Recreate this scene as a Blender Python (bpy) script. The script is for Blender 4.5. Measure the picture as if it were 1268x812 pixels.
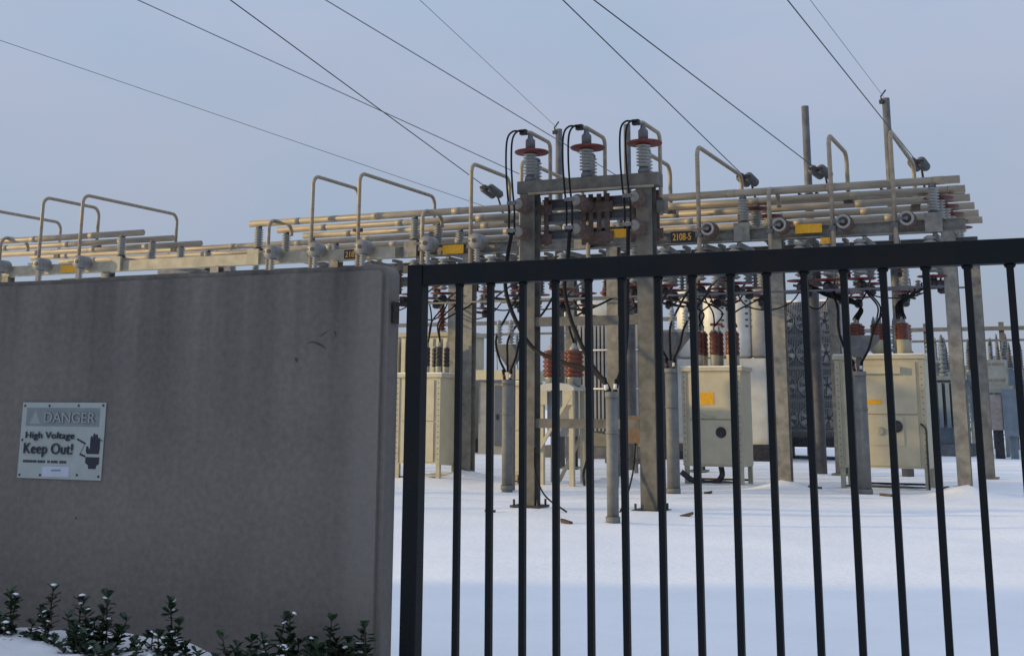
import bpy, bmesh, math, random
from mathutils import Vector, Matrix, noise
random.seed(7)
for o in list(bpy.data.objects): bpy.data.objects.remove(o)
scene = bpy.context.scene
COL = scene.collection

# ------------------------------------------------------------------ camera
cam = bpy.data.cameras.new('camera'); cam_ob = bpy.data.objects.new('camera', cam); COL.objects.link(cam_ob)
YAW, PIT, ROLL = math.radians(24), math.radians(12.3), 0.005
cam_ob.matrix_world = (Matrix.Translation((0, 0, 1.65)) @ Matrix.Rotation(YAW, 4, 'Z') @
                       Matrix.Rotation(math.pi / 2 + PIT, 4, 'X') @ Matrix.Rotation(ROLL, 4, 'Z'))
cam.sensor_fit = 'HORIZONTAL'; cam.sensor_width = 36.0; cam.lens = 1568 / 1268 * 36
cam.shift_y = -(406 - 162) / 1268
cam.clip_start = 0.05; cam.clip_end = 3000
scene.camera = cam_ob
scene.render.resolution_x = 1024; scene.render.resolution_y = 655

# ------------------------------------------------------------------ sky, sun, exposure
SUN_EL = math.radians(9.0)
TO_SUN = Vector((-0.914 * math.cos(SUN_EL), -0.407 * math.cos(SUN_EL), math.sin(SUN_EL))).normalized()
world = bpy.data.worlds.new('World'); scene.world = world; world.use_nodes = True
nt = world.node_tree; nt.nodes.clear()
wo = nt.nodes.new('ShaderNodeOutputWorld'); bg = nt.nodes.new('ShaderNodeBackground')
sky = nt.nodes.new('ShaderNodeTexSky'); sky.sky_type = 'NISHITA'; sky.sun_disc = False
sky.sun_elevation = SUN_EL; sky.sun_rotation = math.atan2(TO_SUN.x, TO_SUN.y)
sky.air_density = 1.0; sky.dust_density = 1.6; sky.ozone_density = 1.5; sky.altitude = 50
tc = nt.nodes.new('ShaderNodeTexCoord')
mp = nt.nodes.new('ShaderNodeMapping'); mp.inputs['Scale'].default_value = (1.0, 1.0, 2.6)
nz = nt.nodes.new('ShaderNodeTexNoise'); nz.inputs['Scale'].default_value = 2.2; nz.inputs['Detail'].default_value = 5; nz.inputs['Roughness'].default_value = .55
rp = nt.nodes.new('ShaderNodeValToRGB')
rp.color_ramp.elements[0].position = .34; rp.color_ramp.elements[0].color = (.82, .82, .82, 1)
rp.color_ramp.elements[1].position = .72; rp.color_ramp.elements[1].color = (.92, .92, .92, 1)
mx = nt.nodes.new('ShaderNodeMix'); mx.data_type = 'RGBA'
tc_ = tc; nz2 = nt.nodes.new('ShaderNodeTexNoise'); nz2.inputs['Scale'].default_value = 4.5; nz2.inputs['Detail'].default_value = 4
vl = nt.nodes.new('ShaderNodeValToRGB')                      # thin evening cloud veil, blue-grey to lavender
vl.color_ramp.elements[0].position = .36; vl.color_ramp.elements[0].color = (.49, .60, .795, 1)
vl.color_ramp.elements[1].position = .66; vl.color_ramp.elements[1].color = (.535, .60, .775, 1)
vm = nt.nodes.new('ShaderNodeVectorMath'); vm.operation = 'SCALE'; vm.inputs['Scale'].default_value = 7.0
sxz = nt.nodes.new('ShaderNodeSeparateXYZ'); nt.links.new(tc_.outputs['Generated'], sxz.inputs[0])
mz = nt.nodes.new('ShaderNodeMath'); mz.operation = 'MULTIPLY_ADD'; mz.inputs[1].default_value = 6.4; mz.inputs[2].default_value = 5.9; mz.use_clamp = False
mc = nt.nodes.new('ShaderNodeMath'); mc.operation = 'MAXIMUM'; mc.inputs[1].default_value = 0.0
nt.links.new(sxz.outputs['Z'], mc.inputs[0]); nt.links.new(mc.outputs[0], mz.inputs[0]); nt.links.new(mz.outputs[0], vm.inputs['Scale'])
nt.links.new(nz2.outputs['Fac'], vl.inputs['Fac']); nt.links.new(vl.outputs['Color'], vm.inputs[0]); nt.links.new(vm.outputs[0], mx.inputs[7])
nt.links.new(mp.outputs[0], nz2.inputs['Vector']); nt.links.new(tc.outputs['Generated'], mp.inputs['Vector']); nt.links.new(mp.outputs[0], nz.inputs['Vector'])
nt.links.new(nz.outputs['Fac'], rp.inputs['Fac']); nt.links.new(rp.outputs['Color'], mx.inputs[0])
nt.links.new(sky.outputs['Color'], mx.inputs[6]); nt.links.new(mx.outputs[2], bg.inputs['Color'])
bg.inputs['Strength'].default_value = 0.10
nt.links.new(bg.outputs[0], wo.inputs['Surface'])
sun = bpy.data.lights.new('sun', 'SUN'); sun.energy = 3.0; sun.angle = math.radians(2.0); sun.color = (1.0, .74, .34)
sun_ob = bpy.data.objects.new('sun', sun); COL.objects.link(sun_ob)
sun_ob.rotation_euler = (-TO_SUN).to_track_quat('-Z', 'Y').to_euler(); sun_ob.location = (-30, -10, 30)
vs = scene.view_settings; vs.view_transform = 'Standard'; vs.look = 'None'; vs.gamma = 1; vs.exposure = 0.22
vs.use_curve_mapping = False

# ------------------------------------------------------------------ materials
MATS = {}
def mat(name, col, rough=.6, metal=0.0, var=.12, scale=8.0, bump=0.0, bscale=60.0, col2=None, spec=.5, stretch=None, sss=0):
    if name in MATS: return MATS[name]
    m = bpy.data.materials.new(name); m.use_nodes = True; n = m.node_tree
    b = n.nodes['Principled BSDF']; b.inputs['Roughness'].default_value = rough; b.inputs['Metallic'].default_value = metal
    b.inputs['Specular IOR Level'].default_value = spec
    t = n.nodes.new('ShaderNodeTexCoord'); mp = n.nodes.new('ShaderNodeMapping')
    if stretch: mp.inputs['Scale'].default_value = stretch
    n.links.new(t.outputs['Object'], mp.inputs['Vector'])
    z = n.nodes.new('ShaderNodeTexNoise'); z.inputs['Scale'].default_value = scale; z.inputs['Detail'].default_value = 6; z.inputs['Roughness'].default_value = .62
    n.links.new(mp.outputs[0], z.inputs['Vector'])
    r = n.nodes.new('ShaderNodeValToRGB')
    c2 = col2 or tuple(c * (1 - 2 * var) for c in col); c1 = col if col2 else tuple(min(1, c * (1 + var)) for c in col)
    r.color_ramp.elements[0].position = .33; r.color_ramp.elements[0].color = (*c2, 1)
    r.color_ramp.elements[1].position = .66; r.color_ramp.elements[1].color = (*c1, 1)
    n.links.new(z.outputs['Fac'], r.inputs['Fac']); n.links.new(r.outputs['Color'], b.inputs['Base Color'])
    if bump:
        z2 = n.nodes.new('ShaderNodeTexNoise'); z2.inputs['Scale'].default_value = bscale; z2.inputs['Detail'].default_value = 5
        n.links.new(t.outputs['Object'], z2.inputs['Vector'])
        bp = n.nodes.new('ShaderNodeBump'); bp.inputs['Strength'].default_value = bump; bp.inputs['Distance'].default_value = .02
        n.links.new(z2.outputs['Fac'], bp.inputs['Height']); n.links.new(bp.outputs[0], b.inputs['Normal'])
    MATS[name] = m
    return m
STEEL = mat('galvanised_steel', (.215, .207, .182), .62, .1, .2, 5, .15, 40)
STEEL3 = mat('dark_grey_steel', (.125, .12, .103), .65, .1, .2, 5, .15, 40)  # portal steel, darker than the bus structure's
STEEL2 = mat('weathered_steel_beam', (.115, .12, .13), .6, .1, .18, 4, .15, 40)  # dark blue-grey steel; the shadow on rear beams and channels is in this colour
ALU = mat('aluminium_pipe', (.33, .285, .21), .5, .1, .12, 3, col2=(.225, .188, .145), stretch=(.6, 3, 3))
PIPE = mat('grey_plastic_conduit', (.15, .155, .15), .65, 0, .14, 6)
PORC = mat('grey_porcelain', (.27, .28, .27), .3, 0, .08, 6)
BROWN = mat('brown_porcelain', (.125, .030, .016), .35, 0, .2, 10)
RED = mat('red_polymer_guard', (.13, .02, .015), .55, 0, .25, 12)
RUST = mat('rusty_brown_skirt', (.115, .075, .062), .8, 0, .25, 18)
BLACK = mat('black_rubber_cable', (.009, .009, .011), .75, 0, .2, 10, spec=.2)
DARK = mat('dark_iron', (.045, .045, .05), .55, .4, .3, 14)
CREAM = mat('cream_enamel', (.47, .43, .31), .55, 0, .06, 3, .04, 90)
CREAM2 = mat('cream_trim', (.40, .37, .27), .55, 0, .08, 4)
YELLOW = mat('yellow_placard', (.72, .36, .01), .5, 0, .12, 30)
INK = mat('dark_ink', (.015, .018, .03), .6, 0, .1, 20)
WHITE = mat('white_paint', (.62, .62, .58), .5, 0, .08, 3)
WHITE2 = mat('off_white_transformer_paint', (.50, .50, .46), .5, 0, .08, 2)
GREYP = mat('grey_transformer_paint', (.24, .25, .26), .55, 0, .1, 3)
GREYD = mat('dark_grey_radiator', (.135, .14, .15), .7, 0, .18, 4)
TEAL = mat('blue_grey_transformer_paint', (.17, .215, .25), .55, 0, .12, 3)
BLUE = mat('blue_door_paint', (.06, .085, .13), .5, 0, .1, 3)
GATE = mat('black_gate_paint', (.005, .010, .013), .6, 0, .1, 5, .2, 70, col2=(.013, .0115, .011), spec=.16)
HINGE = mat('rusted_hinge_steel', (.035, .024, .022), .8, .2, .3, 20, .2, 60)
WOOD = mat('weathered_wood_scrap', (.085, .058, .038), .85, 0, .25, 20)
STEM = mat('shrub_stem', (.045, .035, .02), .8, 0, .2, 20)
LEAF = mat('shrub_leaf', (.028, .052, .024), .45, 0, .35, 14, spec=.4)
SIGNP = mat('faded_sign_panel', (.33, .365, .34), .55, 0, .05, 8)
SIGNB = mat('faded_sign_band', (.19, .215, .22), .6, 0, .06, 12)
SIGNL = mat('faded_band_letters', (.265, .29, .285), .6, 0, .04, 12)
STICK = mat('sticker_white', (.44, .46, .54), .5, 0, .04, 8)
STUCCO = mat('tan_stucco', (.36, .30, .24), .9, 0, .1, 5, .2, 50)
ROOF = mat('dark_shingles', (.08, .075, .075), .9, 0, .2, 9)
GLASS = mat('dark_window_glass', (.03, .035, .04), .08, 0, .1, 3)

def snow_mat():
    m = bpy.data.materials.new('snow'); m.use_nodes = True; n = m.node_tree; b = n.nodes['Principled BSDF']
    b.inputs['Roughness'].default_value = .7; b.inputs['Specular IOR Level'].default_value = .25
    t = n.nodes.new('ShaderNodeTexCoord')
    z = n.nodes.new('ShaderNodeTexNoise'); z.inputs['Scale'].default_value = .7; z.inputs['Detail'].default_value = 8; z.inputs['Roughness'].default_value = .6
    n.links.new(t.outputs['Object'], z.inputs['Vector'])
    r = n.nodes.new('ShaderNodeValToRGB')
    r.color_ramp.elements[0].position = .3; r.color_ramp.elements[0].color = (.84, .85, .87, 1)
    r.color_ramp.elements[1].position = .7; r.color_ramp.elements[1].color = (.92, .925, .93, 1)
    n.links.new(z.outputs['Fac'], r.inputs['Fac']); n.links.new(r.outputs['Color'], b.inputs['Base Color'])
    z2 = n.nodes.new('ShaderNodeTexNoise'); z2.inputs['Scale'].default_value = 9; z2.inputs['Detail'].default_value = 8; z2.inputs['Roughness'].default_value = .65
    n.links.new(t.outputs['Object'], z2.inputs['Vector'])
    bp = n.nodes.new('ShaderNodeBump'); bp.inputs['Strength'].default_value = .25; bp.inputs['Distance'].default_value = .05
    n.links.new(z2.outputs['Fac'], bp.inputs['Height']); n.links.new(bp.outputs[0], b.inputs['Normal'])
    return m
SNOW = snow_mat()

def concrete_mat():
    m = bpy.data.materials.new('stained_concrete'); m.use_nodes = True; n = m.node_tree; b = n.nodes['Principled BSDF']
    b.inputs['Roughness'].default_value = .9; b.inputs['Specular IOR Level'].default_value = .2
    t = n.nodes.new('ShaderNodeTexCoord')
    def noise_(scale, st, det=6):
        mp = n.nodes.new('ShaderNodeMapping'); mp.inputs['Scale'].default_value = st
        n.links.new(t.outputs['Object'], mp.inputs['Vector'])
        z = n.nodes.new('ShaderNodeTexNoise'); z.inputs['Scale'].default_value = scale; z.inputs['Detail'].default_value = det
        z.inputs['Roughness'].default_value = .6
        n.links.new(mp.outputs[0], z.inputs['Vector']); return z
    def ramp(inp, p0, c0, p1, c1):
        r = n.nodes.new('ShaderNodeValToRGB'); r.color_ramp.elements[0].position = p0; r.color_ramp.elements[0].color = (*c0, 1)
        r.color_ramp.elements[1].position = p1; r.color_ramp.elements[1].color = (*c1, 1); n.links.new(inp, r.inputs['Fac']); return r
    def mult(a, b_, f=1.0):
        x = n.nodes.new('ShaderNodeMix'); x.data_type = 'RGBA'; x.blend_type = 'MULTIPLY'; x.inputs[0].default_value = f
        n.links.new(a, x.inputs[6]); n.links.new(b_, x.inputs[7]); return x.outputs[2]
    base = ramp(noise_(1.1, (1, 1, 1)).outputs['Fac'], .3, (.163, .146, .131), .7, (.202, .178, .156))
    # rain-run dirt streaks, strongest below the coping and dying out downwards
    st = ramp(noise_(3.2, (1, 1, .035), 3).outputs['Fac'], .36, (.55, .56, .57), .60, (1.03, 1.03, 1.03))
    sx = n.nodes.new('ShaderNodeSeparateXYZ'); n.links.new(t.outputs['Object'], sx.inputs[0])
    mr = n.nodes.new('ShaderNodeMapRange'); mr.inputs[1].default_value = 1.25; mr.inputs[2].default_value = 2.42; mr.inputs[3].default_value = .06; mr.inputs[4].default_value = 1
    n.links.new(sx.outputs['Z'], mr.inputs[0])
    x = n.nodes.new('ShaderNodeMix'); x.data_type = 'RGBA'; x.blend_type = 'MULTIPLY'
    n.links.new(mr.outputs[0], x.inputs[0]); n.links.new(base.outputs[0], x.inputs[6]); n.links.new(st.outputs[0], x.inputs[7])
    fine = ramp(noise_(26, (1, 1, 1), 8).outputs['Fac'], .3, (.88, .88, .88), .7, (1.06, 1.06, 1.06))
    c = mult(x.outputs[2], fine.outputs[0])
    # big vague damp patches
    dp = ramp(noise_(.9, (1, 1, 1.4), 4).outputs['Fac'], .42, (.92, .93, .95), .6, (1, 1, 1))
    c = mult(c, dp.outputs[0])
    xr = n.nodes.new('ShaderNodeMapRange'); xr.inputs[1].default_value = -3.66; xr.inputs[2].default_value = -3.56; xr.inputs[3].default_value = 0; xr.inputs[4].default_value = .55
    n.links.new(sx.outputs['X'], xr.inputs[0])
    cl = n.nodes.new('ShaderNodeMix'); cl.data_type = 'RGBA'; cl.inputs[7].default_value = (.215, .197, .175, 1); n.links.new(xr.outputs[0], cl.inputs[0]); n.links.new(c, cl.inputs[6]); c = mult(cl.outputs[2], fine.outputs[0], .6)
    n.links.new(c, b.inputs['Base Color'])
    z2 = noise_(45, (1, 1, 1), 8); z3 = noise_(5, (1, 1, 1), 4)
    ad = n.nodes.new('ShaderNodeMath'); ad.operation = 'ADD'; n.links.new(z2.outputs['Fac'], ad.inputs[0]); n.links.new(z3.outputs['Fac'], ad.inputs[1])
    bp = n.nodes.new('ShaderNodeBump'); bp.inputs['Strength'].default_value = .35; bp.inputs['Distance'].default_value = .012
    n.links.new(ad.outputs[0], bp.inputs['Height']); n.links.new(bp.outputs[0], b.inputs['Normal'])
    return m
CONC = concrete_mat()

# ------------------------------------------------------------------ mesh collector
class MB:
    def __init__(s): s.v = []; s.f = []; s.sm = []
    def add(s, vs_, fs, smooth=False):
        o = len(s.v); s.v += [tuple(v) for v in vs_]; s.f += [tuple(i + o for i in f) for f in fs]; s.sm += [smooth] * len(fs); return s
    def box(s, x0, x1, y0, y1, z0, z1):
        return s.add([(x0, y0, z0), (x1, y0, z0), (x1, y1, z0), (x0, y1, z0), (x0, y0, z1), (x1, y0, z1), (x1, y1, z1), (x0, y1, z1)],
                     [(3, 2, 1, 0), (4, 5, 6, 7), (0, 1, 5, 4), (1, 2, 6, 5), (2, 3, 7, 6), (3, 0, 4, 7)])
    def cbox(s, x, y, z, sx, sy, sz): return s.box(x - sx / 2, x + sx / 2, y - sy / 2, y + sy / 2, z - sz / 2, z + sz / 2)
    def bar(s, a, b, w, h, up=(0, 0, 1)):
        a = Vector(a); b = Vector(b); d = (b - a).normalized(); u = Vector(up)
        if abs(d.dot(u)) > .95: u = Vector((0, 1, 0))
        r = d.cross(u).normalized(); u = r.cross(d)
        vs_ = [p + r * i * w / 2 + u * j * h / 2 for p in (a, b) for i, j in ((-1, -1), (1, -1), (1, 1), (-1, 1))]
        return s.add(vs_, [(0, 1, 2, 3), (7, 6, 5, 4), (0, 4, 5, 1), (1, 5, 6, 2), (2, 6, 7, 3), (3, 7, 4, 0)])
    def tube(s, pts, r, n=8, cap=True):
        pts = [Vector(p) for p in pts]; rs = r if isinstance(r, (list, tuple)) else [r] * len(pts)
        vs_ = []; prev = None
        for i, p in enumerate(pts):
            d = (pts[min(i + 1, len(pts) - 1)] - pts[max(i - 1, 0)]).normalized()
            if prev is None:
                a = Vector((0, 0, 1)) if abs(d.z) < .9 else Vector((1, 0, 0))
                prev = d.cross(a).normalized()
            prev = (prev - d * prev.dot(d)).normalized(); q = d.cross(prev)
            for k in range(n):
                t = 2 * math.pi * k / n; vs_.append(p + (prev * math.cos(t) + q * math.sin(t)) * rs[i])
        fs = [(i * n + k, i * n + (k + 1) % n, (i + 1) * n + (k + 1) % n, (i + 1) * n + k) for i in range(len(pts) - 1) for k in range(n)]
        o = len(s.v); s.add(vs_, fs, True)
        if cap:
            s.f += [tuple(o + k for k in range(n))[::-1], tuple(o + (len(pts) - 1) * n + k for k in range(n))]; s.sm += [False, False]
        return s
    def lathe(s, prof, org=(0, 0, 0), axis=(0, 0, 1), n=14, smooth=True):
        closed = prof[0] == prof[-1]
        ax = Vector(axis).normalized(); a = Vector((1, 0, 0)) if abs(ax.x) < .9 else Vector((0, 1, 0))
        u = (a - ax * a.dot(ax)).normalized(); w = ax.cross(u); o = Vector(org)
        vs_ = [o + ax * z + (u * math.cos(2 * math.pi * k / n) + w * math.sin(2 * math.pi * k / n)) * r for r, z in prof for k in range(n)]
        fs = [(i * n + k, i * n + (k + 1) % n, (i + 1) * n + (k + 1) % n, (i + 1) * n + k) for i in range(len(prof) - 1) for k in range(n)]
        fs.append(tuple(range(n))[::-1]); fs.append(tuple(range((len(prof) - 1) * n, len(prof) * n)))
        s.add(vs_, fs[:-2], smooth); b = len(s.v) - len(vs_)
        if not closed: s.f += [tuple(i + b for i in f) for f in fs[-2:]]; s.sm += [False, False]
        return s
    def hbeam(s, a, b, w, h, t=.02, up=(0, 0, 1)):      # web stands along 'up', flanges at +-h/2
        a = Vector(a); b = Vector(b); d = (b - a).normalized(); u = Vector(up); u = (u - d * u.dot(d)).normalized()
        s.bar(a + u * (h / 2 - t / 2), b + u * (h / 2 - t / 2), w, t, u); s.bar(a - u * (h / 2 - t / 2), b - u * (h / 2 - t / 2), w, t, u)
        return s.bar(a, b, t, h - 2 * t, u)
    def mesh(s, name, m, off=(0, 0, 0)):
        me = bpy.data.meshes.new(name); ox, oy, oz = off
        me.from_pydata([(x - ox, y - oy, z - oz) for x, y, z in s.v], [], s.f); me.polygons.foreach_set('use_smooth', s.sm)
        me.materials.append(m); me.update(); return me
    def build(s, name, m, parent=None, off=None, label=None):
        if off is None:
            off = (0, 0, 0)
        o = bpy.data.objects.new(name, s.mesh(name, m, off)); COL.objects.link(o); o.parent = parent
        if label: o['label'] = label
        return o
def W(name, mb, m, root, label=None):                     # part given in world coordinates under a root Empty
    p = root; off = Vector((0, 0, 0))
    while p: off += p.location; p = p.parent
    return mb.build(name, m, root, tuple(off), label)
def thing(name, label, cat, loc=(0, 0, 0), group=None, rz=0):
    o = bpy.data.objects.new(name, None); o.empty_display_size = .2; COL.objects.link(o); o.location = loc; o.rotation_euler = (0, 0, rz)
    o['label'] = label; o['category'] = cat
    if group: o['group'] = group
    return o
def tag(o, label, cat, group=None):
    o['label'] = label; o['category'] = cat
    if group: o['group'] = group
    return o
def struct(o): o['kind'] = 'structure'; return o
def kids(o): return [c for c in COL.objects if c.parent == o]
def dup(root, loc, label=None, group=None, rz=None, scale=None):
    r = root.copy(); COL.objects.link(r); r.location = loc
    if rz is not None: r.rotation_euler = (0, 0, rz)
    if scale: r.scale = scale
    if label: r['label'] = label
    if group: r['group'] = group
    for c in list(root.children):
        k = c.copy(); COL.objects.link(k); k.parent = r
        for g in list(c.children):
            q = g.copy(); COL.objects.link(q); q.parent = k
    return r
def one(name, mb, m, label, cat, loc, group=None):        # a thing that is a single mesh, given in world coordinates
    o = mb.build(name, m, None, loc); o.location = loc; return tag(o, label, cat, group)
def arc(c, r, a0, a1, u, v, n=6):
    c = Vector(c); u = Vector(u); v = Vector(v)
    return [c + (u * math.cos(a0 + (a1 - a0) * i / n) + v * math.sin(a0 + (a1 - a0) * i / n)) * r for i in range(n + 1)]
def smooth_path(pts, n=6):
    pts = [Vector(p) for p in pts]; P = [pts[0] * 2 - pts[1]] + pts + [pts[-1] * 2 - pts[-2]]; out = []
    for i in range(1, len(P) - 2):
        for k in range(n):
            t = k / n; a, b, c, d = P[i - 1], P[i], P[i + 1], P[i + 2]
            out.append(.5 * ((2 * b) + (c - a) * t + (2 * a - 5 * b + 4 * c - d) * t * t + (3 * b - a - 3 * c + d) * t ** 3))
    return out + [pts[-1]]
def shed_profile(z0, z1, r_core, r_shed, n):
    pr = [(r_core, z0)]; dz = (z1 - z0) / n
    for i in range(n):
        z = z0 + i * dz
        pr += [(r_core, z + dz * .15), (r_shed, z + dz * .45), (r_shed, z + dz * .6), (r_core, z + dz * .9)]
    return pr + [(r_core, z1)]
def text_mesh(txt, size, bold=.0, align='LEFT', squash=1.0):
    cu = bpy.data.curves.new('lettering', 'FONT'); cu.body = txt; cu.size = size; cu.align_x = align; cu.extrude = .0006
    ob = bpy.data.objects.new('lettering', cu); COL.objects.link(ob)
    dg = bpy.context.evaluated_depsgraph_get(); me = bpy.data.meshes.new_from_object(ob.evaluated_get(dg))
    bpy.data.objects.remove(ob); bpy.data.curves.remove(cu)
    # heavier strokes: stacked copies shifted a hair sideways, each at its own depth
    n0 = len(me.vertices); V = [tuple(v.co) for v in me.vertices]; F = [tuple(p.vertices) for p in me.polygons]
    k = 9 if bold else 1
    VV = [(x + bold * i / 5, y, z + i * .0007) for i in range(k) for x, y, z in V]; FF = [tuple(a + i * n0 for a in f) for i in range(k) for f in F]
    bpy.data.meshes.remove(me); me = bpy.data.meshes.new('lettering'); me.from_pydata(VV, [], FF); me.update()
    # stand it up: font x -> X, font y -> Z, facing -Y
    for v in me.vertices: x, y, z = v.co; v.co = (x * squash, -z, y)
    return me

# ================================================================== SETTING
COLX = (-27.6, -24.0, -20.4, -16.8, -13.1, -9.5, -5.8, -2.3)
MOUNDS = [(x, 27, .20, .7) for x in COLX] + [(-8.55, 20, .05, .7), (-6.45, 20, .05, .7), (-10.3, 25.7, .10, 1.0), (-7.4, 28.0, .12, 1.1),
          (-4.0, 28.1, .12, 1.3), (-13.8, 26.4, .1, 1.1), (-10.79, 24.08, .04, .5), (-6.37, 17.95, .03, .4)]
def gz(x, y):
    h = .05 * noise.noise((x * .25, y * .25, 0)) + .022 * noise.noise((x * .9, y * .9, 3)) + .008 * noise.noise((x * 3, y * 3, 5))
    for mx_, my_, a, r in MOUNDS:
        d = math.hypot(x - mx_, y - my_)
        if d < 2.5 * r: h += a * math.exp(-(d / r) ** 2 * 1.6) * (1 + .5 * noise.noise((x * 2.5, y * 2.5, 1)))
    # two shallow wheel ruts running along the bay
    for ry in (22.6, 24.1): h -= .035 * math.exp(-((y - ry - .25 * math.sin(x * .25)) / .16) ** 2)
    # drift bank far behind the yard
    if y > 34: h += .18 * min(1, (y - 34) / 8) * (noise.noise((x * .12, y * .2, 9)) + .3)
    return h
def build_ground():
    xs = [-600, -200, -90, -60]; x = -42.0
    while x < 14: xs.append(x); x += .28
    xs += [14, 30, 60, 200, 600]
    ys = [-300, -100, -30, -8, 0, 4]; y = 6.05
    while y < 36: ys.append(y); y += .2
    while y < 70: ys.append(y); y += .7
    ys += [70, 100, 160, 300, 700]
    vs_ = []; n = len(xs)
    for yy in ys:
        for xx in xs:
            near = -41 < xx < 14 and 6.5 < yy < 70
            vs_.append((xx, yy, gz(xx, yy) if near else 0.0))
    fs = [(j * n + i, j * n + i + 1, (j + 1) * n + i + 1, (j + 1) * n + i) for j in range(len(ys) - 1) for i in range(n - 1)]
    mb = MB(); mb.add(vs_, fs, True); struct(mb.build('ground', SNOW))
build_ground()
def build_bank():                                          # raised, snow covered planting bed at the wall's foot
    xs = [-14 + .09 * i for i in range(int((14 - 3.2) / .09))]; ys = [4.2 + .075 * i for i in range(26)]
    vs_ = []; n = len(xs)
    for yy in ys:
        for xx in xs:
            edge = min(1, max(0, (-3.22 - xx) / .55)); f = min(1, max(0, (yy - 4.2) / .5))
            h = .395 - .022 * (xx + 6) + .05 * noise.noise((xx * 1.4, yy * 1.4, 2)) + .035 * noise.noise((xx * 4, yy * 4, 4)) + .012 * noise.noise((xx * 11, yy * 11, 6))
            vs_.append((xx, yy, -.03 + (h + .03) * (edge ** .5) * (f * f * (3 - 2 * f))))
    fs = [(j * n + i, j * n + i + 1, (j + 1) * n + i + 1, (j + 1) * n + i) for j in range(len(ys) - 1) for i in range(n - 1)]
    mb = MB(); mb.add(vs_, fs, True); struct(mb.build('planting_bed', SNOW))
build_bank()

# ------------------------------------------------------------------ concrete wall
def build_wall():
    x0, x1, zt, y0, y1 = -15.8, -3.41, 2.405, 6.0, 6.145
    out = [(x0, -.1), (x1, -.1), (x1, zt - .05)] + [(x1 - .06 + .06 * math.cos(a), zt - .06 + .06 * math.sin(a)) for a in [math.pi / 2 * i / 6 for i in range(1, 7)]]
    xx = x1 - .3
    while xx > x0 + .3: out.append((xx, zt + .006 * noise.noise((xx * 1.3, 0, 0)))); xx -= .25
    out.append((x0, zt))
    bm = bmesh.new(); a = [bm.verts.new((x, y0, z)) for x, z in out]; b = [bm.verts.new((x, y1, z)) for x, z in out]
    bm.faces.new(a); bm.faces.new(b[::-1])
    for i in range(len(out)): bm.faces.new((a[i], b[i], b[(i + 1) % len(out)], a[(i + 1) % len(out)]))
    bmesh.ops.recalc_face_normals(bm, faces=bm.faces)
    ed = [e for e in bm.edges if (abs(e.verts[0].co.y - y0) < 1e-5 and abs(e.verts[1].co.y - y0) < 1e-5)]
    bmesh.ops.bevel(bm, geom=ed, offset=.03, segments=4, affect='EDGES')
    me = bpy.data.meshes.new('concrete_wall'); bm.to_mesh(me); bm.free(); me.materials.append(CONC)
    o = bpy.data.objects.new('concrete_wall', me); COL.objects.link(o)
    tag(o, 'grey stained concrete boundary wall carrying the danger sign', 'wall')
    # cracks and spalls: thin crevices on the face
    def crack(pts, w):
        mb = MB(); ps = smooth_path([(x, 5.9975, z) for x, z in pts], 4)
        for i in range(len(ps) - 1):
            a, b = ps[i], ps[i + 1]; ta = math.sin(math.pi * i / (len(ps) - 1)) + .12; tb = math.sin(math.pi * (i + 1) / (len(ps) - 1)) + .12
            d = (b - a).normalized(); nn = Vector((-d.z, 0, d.x)) * w
            mb.add([a - nn * ta, b - nn * tb, b + nn * tb, a + nn * ta], [(0, 1, 2, 3)])
        mb.build('crack', CRK, o)
    crack([(-3.90, 1.985), (-3.87, 1.995), (-3.83, 1.985), (-3.79, 1.965), (-3.785, 1.95)], .0045)
    crack([(-3.735, 2.05), (-3.72, 2.04), (-3.72, 2.022)], .004)
    crack([(-3.83, 2.025), (-3.80, 2.035), (-3.765, 2.055)], .0025)
    crack([(-3.975, 1.91), (-3.965, 1.90), (-3.962, 1.885)], .008)
    crack([(-5.45, 1.01), (-5.44, 1.008), (-5.43, 1.0)], .005)
    return o
CRK = mat('concrete_crevice', (.06, .06, .065), .95, 0, .2, 30)
build_wall()

# ------------------------------------------------------------------ gate
def build_gate():
    g = thing('steel_gate', 'black steel picket gate hinged on the end of the concrete wall', 'gate', (-3.21, 6.043, 0))
    def bev(mb, name, label=None):
        o = W(name, mb, GATE, g, label); m = o.modifiers.new('edge', 'BEVEL'); m.width = .006; m.segments = 2; return o
    bev(MB().box(-3.285, -3.195, 6.0, 6.085, .10, 2.395), 'gate_post'); bev(MB().box(1.3, 1.44, 5.985, 6.115, .10, 2.392), 'gate_post')
    bev(MB().box(-3.193, 1.298, 6.003, 6.082, 2.283, 2.392), 'top_rail'); bev(MB().box(-3.193, 1.298, 6.005, 6.08, .12, .22), 'bottom_rail')
    bm = MB().box(-.0155, .0155, -.015, .015, .222, 2.281); me = bm.mesh('bar', GATE)
    wd = MB().lathe([(.027, 2.28), (.022, 2.268), (.012, 2.262)], n=8).mesh('weld', GATE)
    x = -2.985
    while x < 1.2:
        o = bpy.data.objects.new('bar', me); COL.objects.link(o); o.parent = g; o.location = (x + 3.21, random.uniform(-.004, .004), 0)
        o.rotation_euler = (0, random.uniform(-.0025, .0025), 0)
        w = bpy.data.objects.new('weld', wd); COL.objects.link(w); w.parent = o; x += .1815
    for z in (2.19, .28):
        h = W('hinge', MB().box(-3.345, -3.29, 6.035, 6.075, z - .012, z + .012).box(-3.345, -3.315, 6.03, 6.08, z + .012, z + .04), HINGE, g)
        W('hinge_plate', MB().box(-3.408, -3.396, 6.06, 6.125, z - .10, z + .015).box(-3.396, -3.346, 6.04, 6.07, z - .010, z + .010), HINGE, g)
build_gate()

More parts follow.
